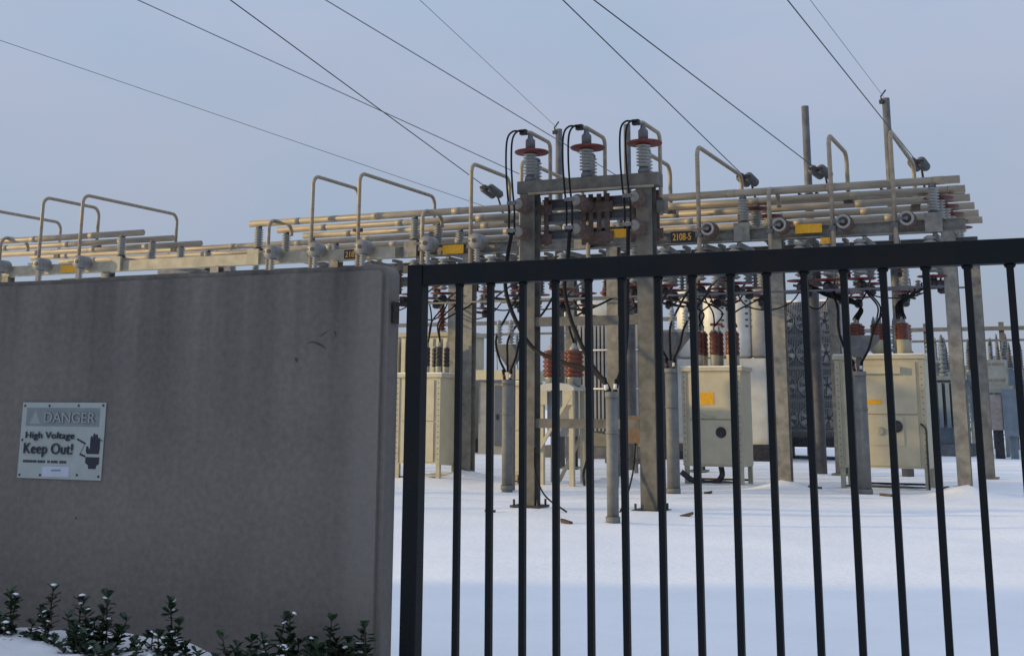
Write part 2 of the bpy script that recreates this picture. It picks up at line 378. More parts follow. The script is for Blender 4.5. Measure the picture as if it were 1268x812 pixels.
# ------------------------------------------------------------------ danger sign
def build_sign():
    X0, Z0, Wd, Ht, Y = -5.912, 1.222, .642, .442, 5.996
    s = thing('danger_sign', 'faded white danger sign with a gloved hand bolted to the concrete wall', 'sign', (X0, Y, Z0))
    W('panel', MB().box(X0, X0 + Wd, Y - .004, Y, Z0, Z0 + Ht), SIGNP, s)
    def P(u, v, d=0): return (X0 + u * Wd, Y - .005 - d, Z0 + v * Ht)
    def flat(name, uv, m, d=.0, label=None):
        n = len(uv); mb = MB(); mb.add([P(u, v, d) for u, v in uv] + [P(u, v, d - .0008) for u, v in uv], [tuple(range(n))] + [(i, i + n, (i + 1) % n + n, (i + 1) % n) for i in range(n)])
        return W(name, mb, m, s, label)
    flat('header_band', [(.055, .685), (.935, .685), (.935, .93), (.055, .93)], SIGNB)
    flat('warning_triangle', [(.10, .715), (.235, .715), (.168, .885)], SIGNL, .001)
    def txt(t, u, v, hgt, wid, m, bold, d=.0015):
        me = text_mesh(t, 1.0, bold); xs = [a.co.x for a in me.vertices]; zs = [a.co.z for a in me.vertices]
        kx = wid * Wd / (max(xs) - min(xs)); kz = hgt * Ht / .73; mnx = min(xs)
        for a in me.vertices: a.co = ((a.co.x - mnx) * kx, a.co.y, a.co.z * kz)
        me.materials.clear(); me.materials.append(m)
        o = bpy.data.objects.new('lettering', me); COL.objects.link(o); o.parent = s; p = P(u, v, d); o.location = Vector(p) - s.location; return o
    txt('DANGER', .275, .735, .145, .62, SIGNL, .045)
    txt('High Voltage', .065, .525, .092, .60, INK, .055)
    txt('Keep Out!', .055, .325, .145, .60, INK, .055)
    u = .06
    for i, w in enumerate([.17, .002, .10, .035, .095, .085]):     # small print, too fine to read
        for k in range(max(1, int(w / .017))): flat('small_print', [(u + k * .017, .205), (u + k * .017 + .012, .205), (u + k * .017 + .012, .238), (u + k * .017, .238)], INK, .001)
        u += w + .008
    flat('sticker', [(.305, .025), (.625, .03), (.62, .165), (.305, .16)], STICK, .0012)
    flat('sticker_mark', [(.41, .10), (.52, .103), (.53, .125), (.41, .122)], SIGNB, .0022)
    flat('glove_cuff', [(.845, .145), (.93, .145), (.935, .185), (.965, .21), (.965, .295), (.805, .295), (.805, .22), (.84, .19)], INK, .001)
    flat('glove_palm', [(.815, .335), (.955, .335), (.965, .42), (.85, .42), (.842, .385), (.825, .435), (.805, .43), (.803, .37)], INK, .001)
    for u0, v1 in ((.848, .565), (.877, .60), (.906, .59), (.935, .545)):
        flat('glove_finger', [(u0, .41), (u0 + .0265, .41), (u0 + .0265, v1 - .025), (u0 + .019, v1), (u0 + .006, v1), (u0, v1 - .025)], INK, .0012)
    zig = [(.69, .525), (.79, .465), (.735, .33), (.80, .30)]
    for a, b in zip(zig, zig[1:]):
        flat('spark', [(a[0] - .006, a[1] - .008), (b[0] - .006, b[1] - .008), (b[0] + .006, b[1] + .01), (a[0] + .006, a[1] + .01)], INK, .001)
    flat('spark', [(.955, .515), (1.0 - .01, .50), (1.0 - .01, .51), (.955, .53)], INK, .001)
    bl = MB().lathe([(.007, 0), (.007, .003), (.004, .005)], (0, 0, 0), (0, -1, 0), 8).mesh('bolt', DARK)
    for u, v in [(.03, .955), (.33, .955), (.68, .96), (.97, .965), (.97, .05), (.72, .06), (.28, .045), (.03, .04), (.03, .5)]:
        o = bpy.data.objects.new('bolt', bl); COL.objects.link(o); o.parent = s; o.location = Vector(P(u, v)) - s.location
build_sign()

# ------------------------------------------------------------------ shrubs at the wall's foot
def make_shrub(x, y, stems, label, group=None):
    stems = list(stems) + [(dx + random.uniform(-.07, .07), dy + random.uniform(-.06, .06), h * random.uniform(.45, .85)) for dx, dy, h in stems]
    base = Vector((x, y, .225)); s = thing('evergreen_shrub', label, 'shrub', base, group)
    st = MB(); fo = MB(); sn = MB(); rnd = random.Random(int(abs(x * 977) + y * 31))
    def leaf(mb, p, d, L, wdt, up):
        d = d.normalized(); r = d.cross(up)
        if r.length < .01: r = Vector((1, 0, 0))
        r.normalize(); n = r.cross(d)
        mb.add([p, p + d * L * .35 + r * wdt * .36 + n * .08 * L, p + d * L * .78 + r * wdt * .50 + n * .10 * L, p + d * L * .98 - n * .02 * L, p + d * L * .78 - r * wdt * .50 + n * .10 * L, p + d * L * .35 - r * wdt * .36 + n * .08 * L, p + d * L * .6],
               [(0, 1, 6), (1, 2, 6), (2, 3, 6), (3, 4, 6), (4, 5, 6), (5, 0, 6)])
    for dx, dy, h in stems:
        b0 = Vector((dx * .35, dy * .5, 0)); top = Vector((dx + rnd.uniform(-.05, .05), dy, h)); mid = b0.lerp(top, .5) + Vector((rnd.uniform(-.025, .025), rnd.uniform(-.02, .02), 0))
        ps = smooth_path([b0, mid, top], 5); st.tube(ps, [.006 - .003 * i / len(ps) for i in range(len(ps))], 5)
        nn = max(4, int(h / .042))
        for i in range(nn):
            f = 1.0 - .80 * (i / nn) ** 1.1 + rnd.uniform(-.03, .0); k = f * (len(ps) - 1); j = min(int(k), len(ps) - 2); p = ps[j].lerp(ps[j + 1], k - j)
            if i > 2 and rnd.random() < .3: continue
            a0 = rnd.uniform(0, 6.28); m_ = rnd.randint(3, 6)
            for q_ in range(m_):
                a = a0 + q_ * 6.283 / m_ + rnd.uniform(-.4, .4); tilt = rnd.uniform(.5, 1.3) if i == 0 else rnd.uniform(-.15, .8)
                d = Vector((math.cos(a), math.sin(a), tilt)); L = rnd.uniform(.036, .066)
                leaf(fo, p + Vector((0, 0, rnd.uniform(-.012, .012))), d, L, L * rnd.uniform(.55, .75), Vector((rnd.uniform(-.3, .3), rnd.uniform(-.3, .3), 1)))
                if rnd.random() < .05:
                    q = p + d.normalized() * L * .6; sn.lathe([(.004, -.003), (.015, 0), (.011, .005), (.003, .007)], q, (rnd.uniform(-.5, .5), rnd.uniform(-.5, .5), 1), 6)
        if rnd.random() < .16: sn.lathe([(.008, -.003), (.022, 0), (.015, .007), (.004, .010)], ps[-1] + Vector((0, 0, .022)), (0, 0, 1), 7)
    st.build('stem', STEM, s); o = fo.build('foliage', LEAF, s); o['kind'] = 'stuff'
    if sn.v: sn.build('snow_cap', SNOW, s)['kind'] = 'stuff'
    return s
def sp(n, w, h0, h1, seed, dy=.10):
    r = random.Random(seed); return [(r.uniform(-w, w), r.uniform(-dy, dy), r.uniform(h0, h1)) for _ in range(n)]
SH = [(-5.92, 5.66, sp(11, .14, .14, .27, 1) + [(-.02, .05, .40), (.05, 0, .33)], 'evergreen shrub in the snow bed directly below the danger sign, at its left corner'),
      (-5.62, 5.70, sp(12, .15, .14, .28, 2) + [(-.06, .05, .38), (.02, .04, .36)], 'evergreen shrub with snow clumps below the danger sign, between two taller neighbours'),
      (-5.36, 5.72, sp(3, .06, .12, .2, 3) + [(.0, .05, .42), (.03, 0, .30)], 'thin single-stemmed evergreen shrub below the right half of the danger sign'),
      (-5.16, 5.72, sp(3, .05, .15, .22, 4) + [(.02, .04, .38)], 'narrow upright evergreen shrub just right of the danger sign'),
      (-4.88, 5.60, sp(18, .19, .14, .33, 5) + [(.03, .05, .42), (.05, .02, .36), (-.12, .02, .34)], 'widest bushy evergreen shrub in the snow bed, densest of the row'),
      (-4.50, 5.66, sp(11, .15, .12, .26, 6) + [(.03, .05, .40), (.10, .02, .31)], 'leaning evergreen shrub beneath the middle of the concrete wall'),
      (-4.70, 5.42, sp(7, .12, .10, .2, 17), 'low spreading evergreen shrub in front of the densest bush'),
      (-4.24, 5.60, sp(6, .06, .10, .19, 7), 'smallest evergreen shrub, barely above the snow of the bed'),
      (-4.00, 5.66, sp(13, .15, .12, .28, 8), 'low evergreen shrub beneath the cracked part of the wall'),
      (-3.82, 5.76, sp(10, .11, .14, .31, 9) + [(-.05, .03, .36), (.05, .03, .37)], 'twin-topped evergreen shrub beneath the cracked part of the wall'),
      (-3.61, 5.74, sp(11, .09, .12, .29, 10) + [(.02, .03, .38)], 'slim evergreen shrub close to the wall end'),
      (-3.43, 5.78, sp(9, .08, .14, .27, 11) + [(.07, .0, .36), (.0, .02, .33)], 'evergreen sprig poking out past the wall end beside the gate')]
for a in SH: make_shrub(a[0], a[1], a[2], a[3], 'evergreen shrubs in the planting bed')

# ------------------------------------------------------------------ garage added out of frame to shade the wall's street side
def build_shade_garage():
    h = thing('added_shade_garage', 'unseen tan stucco garage added to shade the wall front', 'building', (-18, 1, 0))
    W('wall', MB().box(-20, -16, -7, 5.0, -.1, 4.6), STUCCO, h)
    mb = MB(); mb.add([(-20.4, -7.4, 4.62), (-15.6, -7.4, 4.62), (-18, -7.4, 6.0), (-20.4, 5.4, 4.62), (-15.6, 5.4, 4.62), (-18, 5.4, 6.0)], [(0, 1, 2), (5, 4, 3), (1, 4, 5, 2), (0, 2, 5, 3), (0, 3, 4, 1)])
    W('roof', mb, ROOF, h)
    d = W('door', MB().box(-16.0, -15.95, -2, 1, 0, 2.3), WHITE2, h); W('handle', MB().box(-15.95, -15.9, -.6, -.4, 1.0, 1.05), DARK, d)
    for y in (2.2, -5): 
        f = W('window', MB().box(-16, -15.96, y, y + 1.2, 1.2, 2.3), WHITE, h); W('pane', MB().box(-15.96, -15.95, y + .08, y + 1.12, 1.28, 2.22), GLASS, f)
build_shade_garage()


# ------------------------------------------------------------------ evergreens added out of frame to shade the portal and right-hand bus
def shade_tree(x, y, zc, r, rz, seed, label):
    t = thing('added_shade_tree', label, 'tree', (x, y, 0), 'unseen evergreens added for shade')
    rd = random.Random(seed); tr = MB().tube([(0, 0, -.2), (.08, .03, zc * .45), (0, 0, zc)], [.26, .19, .09], 10)
    for i in range(9):
        a = i * 2.4; z = zc * .55 + i * .3; tr.tube([(0, 0, z), (math.cos(a) * r * .4, math.sin(a) * r * .4, z + .7), (math.cos(a) * r * .8, math.sin(a) * r * .8, z + 1.1)], [.07, .045, .015], 6)
    tr.build('trunk', WOOD, t); c = MB()
    for i in range(5200):
        a = rd.uniform(0, 6.283); ph = math.asin(rd.uniform(-1, 1)); q = rd.random() ** .45
        p = Vector((math.cos(a) * math.cos(ph) * r * q, math.sin(a) * math.cos(ph) * r * q, zc + math.sin(ph) * rz * q))
        if noise.noise(p * .9) < -.28: continue
        d = Vector((rd.uniform(-1, 1), rd.uniform(-1, 1), rd.uniform(-.6, .6))).normalized() * rd.uniform(.18, .36); w = d.cross(Vector((rd.uniform(-1, 1), rd.uniform(-1, 1), 1))).normalized() * rd.uniform(.06, .12)
        c.add([p, p + d * .5 - w, p + d, p + d * .5 + w], [(0, 1, 2, 3)])
    o = c.build('crown', LEAF, t); o['kind'] = 'stuff'
shade_tree(-24.3, 17.6, 9.3, 2.9, 2.6, 1, 'unseen round-crowned evergreen added to shade the bus pipes')
shade_tree(-25.2, 12.9, 8.6, 2.7, 2.4, 2, 'unseen round-crowned evergreen added to shade the portal frame')

# ================================================================== SUBSTATION
ORD = ['first', 'second', 'third', 'fourth', 'fifth', 'sixth', 'seventh', 'eighth', 'ninth', 'tenth']
BY = [27.0, 28.25, 29.5, 30.75, 32.0, 33.2]; BZ = 6.24
XB = (-23.6, -19.15, -14.6, -10.2, -6.5, -2.55)          # cross beams that carry the bus posts
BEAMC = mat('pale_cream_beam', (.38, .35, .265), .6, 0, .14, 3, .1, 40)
def build_frame(cols, xbs, x0, x1, label, boxed):
    f = thing('bus_support_structure', label, 'steel structure', (cols[0], 27, 0))
    for y in (27.0, 33.6):
        for x in cols:
            c = MB().hbeam((x, y, -.1), (x, y, 5.17), .26, .26, .022, (0, 1, 0)); c.cbox(x, y, .04, .44, .44, .04)
            W('column', c, STEEL, f)
    for y, m in ((27.0, BEAMC if boxed else STEEL), (30.2, STEEL2), (33.6, STEEL2)):
        W('beam', MB().box(x0, x1, y - .12, y + .12, 5.18, 5.45) if boxed and y < 28 else MB().hbeam((x0, y, 5.31), (x1, y, 5.31), .24, .27, .022), m, f)
    for x in xbs:
        b = W('cross_beam', MB().box(x - .09, x + .09, 26.86, 33.9, 5.452, 5.56), STEEL, f)
        W('end_plate', MB().box(x - .17, x + .17, 26.78, 26.855, 5.16, 5.56), BEAMC if boxed else STEEL, b)
    return f
build_frame(COLX[:4], XB[:2], -28.6, -15.06, 'long cream-lit steel bus structure rising behind the concrete wall', True)
build_frame(COLX[4:], XB[2:], -15.0, -1.95, 'steel bus structure with four columns behind the picket gate', False)

# bus pipes
def bus_pipe(x0, x1, y, z, label, group):
    mb = MB().tube([(x0, y, z), (x1, y, z)], .084, 14)
    o = one('bus_pipe', mb, ALU, label, 'bus pipe', (x0, y, z), group)
    x = x0 + 1.3
    while x < x1 - .3:
        W('joint_sleeve', MB().tube([(x, y, z), (x + .22, y, z)], .089, 14), ALU, o); x += 2.17 + random.uniform(-.2, .2)
for i, y in enumerate(BY[:3]):
    bus_pipe(-30.5, -22.9, y, BZ - .04, ORD[i] + ' bus pipe back from the wall, ending in a gap far from the gate', 'bus pipes of the section far from the gate')
for i, y in enumerate(BY):
    if i < 3: bus_pipe(-19.42, -10.6, y, BZ, ORD[i] + ' sunlit bus pipe back from the wall end, running behind the portal frame', 'bus pipes left of the portal frame')
    else: bus_pipe(-30.5, -12.3, y, BZ, ORD[i] + ' bus pipe back from the wall, dim, running on through the gap', 'rear bus pipes behind the wall')
    bus_pipe(-10.2 if i < 3 else -12.2, -2.0, y, BZ, ORD[i] + ' grey bus pipe back from the gate, past the portal frame', 'bus pipes right of the portal frame')

# post insulators under the pipes
def make_post(label, red):
    p = thing('post_insulator', label, 'insulator', (0, 0, 0))
    MB().lathe(shed_profile(.05, .54, .075, .125, 8), n=14).build('porcelain', PORC, p)
    MB().lathe([(.12, 0), (.12, .04), (.08, .05)], n=12).build('base_cap', DARK, p)
    MB().lathe([(.08, .54), (.08, .58), (.05, .6)], n=12).box(-.05, .05, -.07, .07, .58, .615).build('clamp', STEEL2, p)
    if red: MB().lathe([(.04, .475), (.31, .50), (.32, .51), (.31, .52), (.04, .53)], n=20).build('guard_disc', RED, p)
    return p
P0 = make_post('ribbed grey post insulator holding a bus pipe over the wall section', False)
P1 = make_post('ribbed post insulator with a red guard disc under a bus pipe', True)
u0 = u1 = False
XN = dict(zip(XB, ('before the gap', 'past the gap', 'over the gate post', 'behind the portal', 'past the portal', 'by the last column')))
for xb in XB:
    for i, y in enumerate(BY):
        zb = 5.562
        if xb > -7 and i > 0 or xb > -11 and i % 2:
            q = dup(P1, (xb, y, zb)) if u1 else P1; u1 = True; q.location = (xb, y, zb); q['label'] = 'red-disced post insulator under ' + ORD[i] + ' bus pipe, on cross beam ' + XN[xb]
        else:
            q = dup(P0, (xb, y, zb)) if u0 else P0; u0 = True; q.location = (xb, y, zb); q['label'] = 'plain ribbed post insulator under ' + ORD[i] + ' bus pipe, on cross beam ' + XN[xb]
for o in COL.objects:
    if o.name.startswith('post_insulator') and o.parent is None:
        o['group'] = 'post insulators with red discs' if 'red' in o['label'] else 'post insulators without discs'

# bent jumper pipes and the switch drums beside them
def jumper(x, kind, zone):
    if x > -6.5: zone = 'above the wide cabinet'
    zt = {0: 6.28, 1: 7.33, 2: 7.31}[kind]; ye = {0: 27.75, 1: 28.95, 2: 30.75}[kind]; yn = 26.72; r = .24
    zl = {0: BZ - .25, 1: BZ, 2: BZ}[kind]
    pts = [(x, yn, 4.55), (x, yn, zt - r)] + arc((x, yn + r, zt - r), r, math.pi, math.pi / 2, (0, 1, 0), (0, 0, 1))[1:]
    pts += [(x, ye - r, zt)] + arc((x, ye - r, zt - r), r, math.pi / 2, 0, (0, 1, 0), (0, 0, 1))[1:] + [(x, ye, zl)]
    lab = ['short low bent jumper pipe', 'tall bent jumper pipe with a short top run', 'tall bent jumper pipe with a long top run'][kind]
    o = one('jumper_pipe', MB().tube(pts, .048, 10), ALU, lab + ' ' + zone, 'jumper pipe', (x, yn, 4.55), 'jumper pipes, ' + lab + ' ' + zone)
    if kind: W('clamp', MB().cbox(x, ye, BZ + .03, .2, .2, .17), DARK, o)
    W('clamp', MB().cbox(x, yn, 5.33, .14, .14, .09), STEEL2, o)
ZL, ZM, ZP, ZR = 'over the wall far from the gate', 'over the wall end', 'behind the portal frame', 'past the portal, above the gate'
JU = [(-27.7, 0, ZL), (-26.25, 1, ZL), (-24.82, 2, ZL), (-29.4, 2, ZL), (-18.65, 0, ZM), (-17.37, 1, ZM), (-16.02, 2, ZM), (-14.24, 0, ZP), (-12.95, 1, ZP), (-11.65, 2, ZP),
      (-10.0, 0, ZR), (-8.72, 1, ZR), (-7.42, 2, ZR), (-5.87, 0, ZR), (-4.55, 1, ZR), (-3.29, 2, ZR)]
for x, k, zn in JU: jumper(x, k, zn)

DRUM = mat('dull_grey_drum', (.185, .19, .19), .45, 0, .14, 5)
def make_drum():
    d = thing('switch_drum', '', 'switch', (0, 0, 0))
    MB().lathe([(.09, .46), (.12, .45), (.165, .42), (.18, .38), (.18, .03), (.165, .005), (.05, -.008)], axis=(0, 1, 0), n=20).build('drum', DRUM, d)
    MB().lathe(shed_profile(-.48, -.16, .045, .085, 5), (0, .15, 0), n=12).build('stand_insulator', PORC, d)
    MB().cbox(0, .15, -.17, .16, .16, .04).build('foot_plate', STEEL2, d); MB().bar((-.30, .02, .0), (-.10, .02, 0), .05, .05).build('bracket', STEEL2, d)
    MB().lathe([(.05, -.03), (.05, -.012)], axis=(0, 1, 0), n=10).build('bolt_head', DARK, d)
    return d
def make_ring():
    d = thing('ring_insulator', '', 'insulator', (0, 0, 0))
    MB().lathe([(.135, 0), (.15, .02), (.135, .05), (.105, .05), (.095, .02), (.105, 0), (.135, 0)], axis=(0, 1, 0), n=20).build('ring', PORC, d)
    MB().lathe(shed_profile(.06, .42, .05, .17, 5), axis=(0, 1, 0), n=16).build('sheds', RUST, d)
    MB().bar((-.22, .02, .0), (-.02, .02, 0), .05, .05).lathe([(.04, -.03), (.04, .07)], axis=(0, 1, 0), n=12).build('bracket', STEEL2, d)
    return d
D0 = make_drum(); R0 = make_ring(); fu = [0, 0]
nr = 0
for x, k, zn in JU:
    if x < -11.7:
        lab = 'grey switch drum beside the ' + ('short low jumper pipe ', 'short-run tall jumper pipe ', 'long-run tall jumper pipe ')[k] + zn; p = (x + .26, 26.38, 5.42)
        d = dup(D0, p) if fu[0] else D0; fu[0] = 1
    else:
        lab = ORD[nr] + ' ring-faced brown insulator on the beam, counted from the portal'; nr += 1; p = (x + .26, 26.42, 5.42)
        d = dup(R0, p) if fu[1] else R0; fu[1] = 1
    d.location = p; d['label'] = lab; d['group'] = 'drums and ring insulators on the front beam'

# hanging switches under the front beam
def make_hang():
    h = thing('hanging_switch', '', 'switch', (0, 0, 0))
    for dy in (-.05, 1.15):
        MB().lathe(shed_profile(-.80, -.06, .07, .125, 9), (0, dy, 0), n=12).build('porcelain', PORC, h)
        MB().lathe([(.03, -.92), (.29, -.895), (.30, -.885), (.29, -.875), (.03, -.865)], (0, dy, 0), n=18).build('guard_disc', RED, h)
        MB().lathe([(.05, -1.14), (.10, -1.10), (.10, -.98), (.07, -.93)], (0, dy, 0), n=10).build('end_cap', DARK, h)
    MB().bar((0, -.35, -1.02), (0, 1.4, -1.02), .05, .06).bar((-.16, -.1, -.98), (.22, -.1, -1.05), .05, .05).build('blade', DARK, h)
    MB().bar((.1, -.05, -.05), (.1, 1.25, -.05), .08, .08).build('hanger', STEEL, h)
    MB().bar((.13, .0, -1.0), (.13, 1.1, -.5), .03, .03).lathe(shed_profile(-.62, -.28, .035, .075, 5), (.3, .5, -.3), n=10).build('operating_rod', STEEL2, h)
    return h
H0 = make_hang(); first = True; cz = {}
for x in (-15.9, -14.55, -13.75, -12.5, -11.7, -10.7, -9.0, -8.3, -7.45, -6.7, -5.3, -4.75, -4.05, -2.65):
    h = H0 if first else dup(H0, (0, 0, 0)); first = False
    h.location = (x, 26.95, 5.16); h.rotation_euler = (0, 0, random.uniform(-.12, .12))
    zone = 'left of the portal frame' if x < -10.8 else ('behind the portal frame' if x < -8.5 else ('over the first cream cabinet' if x < -6 else 'over the wide cream cabinet'))
    cz[zone] = cz.get(zone, -1) + 1; h['label'] = ORD[cz[zone]] + ' red-disced switch under the front beam ' + zone; h['group'] = 'switches hanging under the front beam'
# second row hung from the rear beams
for i, x in enumerate((-14.9, -13.2, -12.0, -10.4, -9.2, -8.0, -6.9, -5.0, -3.6)):
    h = dup(H0, (x, 30.3, 5.16), ORD[i] + ' red-disced switch under the middle beam, counted from the wall', 'switches under the middle beam', random.uniform(-.2, .2))

# slack jumper leads looping between neighbouring switches, small brackets under the beam
HX = (-15.9, -14.55, -13.75, -12.5, -11.7, -10.7, -9.0, -8.3, -7.45, -6.7, -5.3, -4.75, -4.05, -2.65)
for i, (a, b) in enumerate(zip(HX, HX[1:])):
    y = 26.75 + .35 * (i % 3); sag = .28 + .22 * ((i * 7) % 4) / 3; z0, z1 = 4.12 + .05 * (i % 2), 4.06
    ps = smooth_path([(a, y, z0), (a + (b - a) * .2, y - .08, z0 - sag * .8), (a + (b - a) * .55, y - .05, z0 - sag), (b - (b - a) * .15, y, z1 - sag * .5), (b, y + .05, z1)], 5)
    one('jumper_lead', MB().tube(ps, .016, 6), BLACK, 'slack black lead looping between two hanging switches under the front beam', 'cable', tuple(ps[0]), 'slack leads under the front beam')
    m_ = (a + b) / 2
    t = thing('line_arrester', 'brown ribbed arrester on a bracket under the front beam between two switches', 'arrester', (m_, 27.45, 5.17), 'arresters under the front beam')
    W('sheds', MB().lathe(shed_profile(4.42, 4.92, .04, .085, 7), (m_, 27.45, 0), n=12), BROWN if i % 2 else RUST, t); W('bracket', MB().box(m_ - .04, m_ + .04, 27.1, 27.5, 5.10, 5.165).box(m_ - .05, m_ + .05, 27.38, 27.52, 4.92, 5.10), STEEL, t); W('tip', MB().lathe([(.05, 4.34), (.05, 4.42)], (m_, 27.45, 0), n=10), DARK, t)
# service rods running below the beam
for y, z in ((26.6, 4.02), (29.6, 4.3), (33.0, 4.55)):
    one('operating_pipe', MB().tube([(-15.0, y, z), (-2.4, y, z + .02)], .022, 8), STEEL2, 'thin horizontal operating pipe ' + {26.6: 'below the front beam', 29.6: 'below the middle beam', 33.0: 'below the rear beam'}[y] + ' of the gate-side structure', 'pipe', (-15, y, z), 'operating pipes')

# number plates on the beams
def plate(x0, x1, z0, z1, y, txt=None, dark=False, label='', parent=None):
    s = thing('number_plate', label, 'plate', (x0, y, z0))
    W('board', MB().box(x0, x1, y - .012, y, z0, z1), INK if dark else YELLOW, s)
    if txt:
        me = text_mesh(txt, 1.0, .04); xs = [v.co.x for v in me.vertices]; k = (x1 - x0) * .84 / (max(xs) - min(xs)); kz = (z1 - z0) * .66 / .72
        mn = min(xs)
        for v in me.vertices: v.co = ((v.co.x - mn) * k, v.co.y, v.co.z * kz)
        me.materials.clear(); me.materials.append(YELLOW if dark else INK)
        o = bpy.data.objects.new('lettering', me); COL.objects.link(o); o.parent = s; o.location = ((x1 - x0) * .08, -.014, (z1 - z0) * .17)
plate(-25.55, -25.0, 5.20, 5.40, 26.86, None, label='yellow plate on the cream beam above the wall far from the gate')
plate(-16.48, -16.06, 5.20, 5.42, 26.86, '2182', True, 'black plate with orange digits 2182 on the beam over the wall end')
plate(-13.75, -13.2, 5.20, 5.41, 26.86, None, label='yellow plate on the beam just above the gate post')
plate(-8.10, -7.60, 5.21, 5.45, 26.86, '2108-5', True, 'black plate with orange number 2108-5 right of the portal frame')
plate(-5.36, -4.80, 5.27, 5.46, 26.86, None, label='wide yellow plate on the beam above the wide cream cabinet')
plate(-4.83, -4.63, 5.02, 5.15, 26.80, None, label='small yellow tag under the beam beside a jumper pipe')

# ------------------------------------------------------------------ portal frame with cable terminations
def build_portal():
    f = thing('portal_frame', 'galvanised steel portal frame with three cable terminations on top', 'steel structure', (-7.5, 20, 0))
    for x in (-8.55, -6.45):
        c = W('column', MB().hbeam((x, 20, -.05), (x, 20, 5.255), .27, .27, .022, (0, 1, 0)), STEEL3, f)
        b = MB().cbox(x, 20, .06, .52, .46, .035)
        for sx in (-.21, .21):
            for sy in (-.17, .17): b.lathe([(.02, -.05), (.02, .12)], (x + sx, 20 + sy, .05), n=8)
        W('base_plate', b, DARK, c)
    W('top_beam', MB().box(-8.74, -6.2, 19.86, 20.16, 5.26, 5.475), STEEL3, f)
    W('top_rail', MB().tube([(-8.5, 19.80, 5.235), (-6.25, 19.80, 5.235)], .022, 8), ALU, f)
    for z in (5.09, 4.86, 4.56): W('channel', MB().hbeam((-8.40, 20.26, z), (-6.60, 20.26, z), .16, .17, .02), STEEL2, f)
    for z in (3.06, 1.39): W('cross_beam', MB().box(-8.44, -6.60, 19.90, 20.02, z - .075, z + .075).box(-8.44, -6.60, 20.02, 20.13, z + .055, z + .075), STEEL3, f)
    for x in (-8.62, -7.5, -6.62):
        for dx in (-.13, 0, .15, .30): W('mounting_strap', MB().box(x + dx - .03, x + dx + .05, 20.145, 20.17, 4.36 + .04 * dx, 5.22), RUST, f)
        for z in (4.47, 4.98): W('mounting_plate', MB().box(x - .06, x + .42, 20.12, 20.144, z - .08, z + .1), RUST, f)
    W('number_plate', MB().box(-7.22, -6.82, 20.155, 20.165, 4.45, 4.6), YELLOW, f, 'yellow plate')
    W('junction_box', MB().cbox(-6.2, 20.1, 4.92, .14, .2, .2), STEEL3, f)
build_portal()
def termination(x, label):
    t = thing('cable_termination', label, 'termination', (x, 20, 5.478))
    B = 5.478
    W('porcelain', MB().lathe(shed_profile(B + .12, B + .56, .075, .125, 8), (x, 20, 0), n=16), PORC, t)
    W('base', MB().lathe([(.10, 0), (.10, .06), (.07, .12)], (x, 20, B), n=14), STEEL2, t)
    W('guard_disc', MB().lathe([(.05, .50), (.285, .515), (.30, .53), (.30, .55), (.285, .56), (.05, .57)], (x, 20.06, B), n=28), RED, t)
    W('cap', MB().lathe([(.085, .56), (.085, .74), (.05, .78), (.04, .86)], (x, 20, B), n=14), STEEL2, t)
    W('jumper', MB().tube([(x - .12, 19.93, B + .88), (x, 20.0, B + .88), (x + .02, 20.75, B + .86)] + arc((x + .02, 20.75, B + .74), .12, math.pi / 2, 0, (0, 1, 0), (0, 0, 1))[1:] + [(x + .02, 20.87, B + .1), (x + .02, 20.87, 4.9)], .036, 10), ALU, t)
    W('clamp', MB().cbox(x - .1, 19.93, B + .88, .12, .1, .09), DARK, t)
    a = W('arrester', MB().lathe(shed_profile(B + .05, B + .46, .045, .085, 7), (x - .1, 20.55, 0), n=12), PORC, t); W('arrester_cap', MB().lathe([(.06, .46), (.06, .5), (.03, .53)], (x - .1, 20.55, B), n=10), STEEL2, a)
    W('arrester_foot', MB().box(x - .2, x + 0, 20.165, 20.65, B - .06, B - .02).lathe([(.05, -.02), (.05, .05)], (x - .1, 20.55, B), n=10), STEEL, a)
    for s in (-.05, .05):                                   # twin leads looping off the cap and down the face
        ps = smooth_path([(x - .1 + s * .3, 19.9, B + .89), (x - .17 + s, 19.72, B + .86), (x - .21 + s, 19.58, B + .68), (x - .20 + s, 19.52, B + .25), (x - .17 + s, 19.52, B - .25), (x - .13 + s, 19.5, B - .55), (x - .13 + s, 19.5, B - .98)], 6)
        W('lead', MB().tube(ps, .017, 7), BLACK, t)
    for z in (5.02, 4.55):
        d = W('standoff_insulator', MB().lathe(shed_profile(19.58, 20.12, .05, .125, 6), (x - .03, 0, z), (0, 1, 0), n=18), RUST, t)
        W('disc_cap', MB().lathe([(.03, 19.49), (.08, 19.50), (.09, 19.53), (.08, 19.57)], (x - .03, 0, z), (0, 1, 0), n=18), STEEL, d)
        W('clamp', MB().cbox(x - .13, 19.49, z + .02, .15, .06, .06), STEEL2, d)
    return t
termination(-8.55, 'cable termination with red disc on the portal frame column nearer the wall')
termination(-7.5, 'cable termination with red disc at the middle of the portal top beam')
termination(-6.48, 'cable termination with red disc on the portal column farther from the wall')
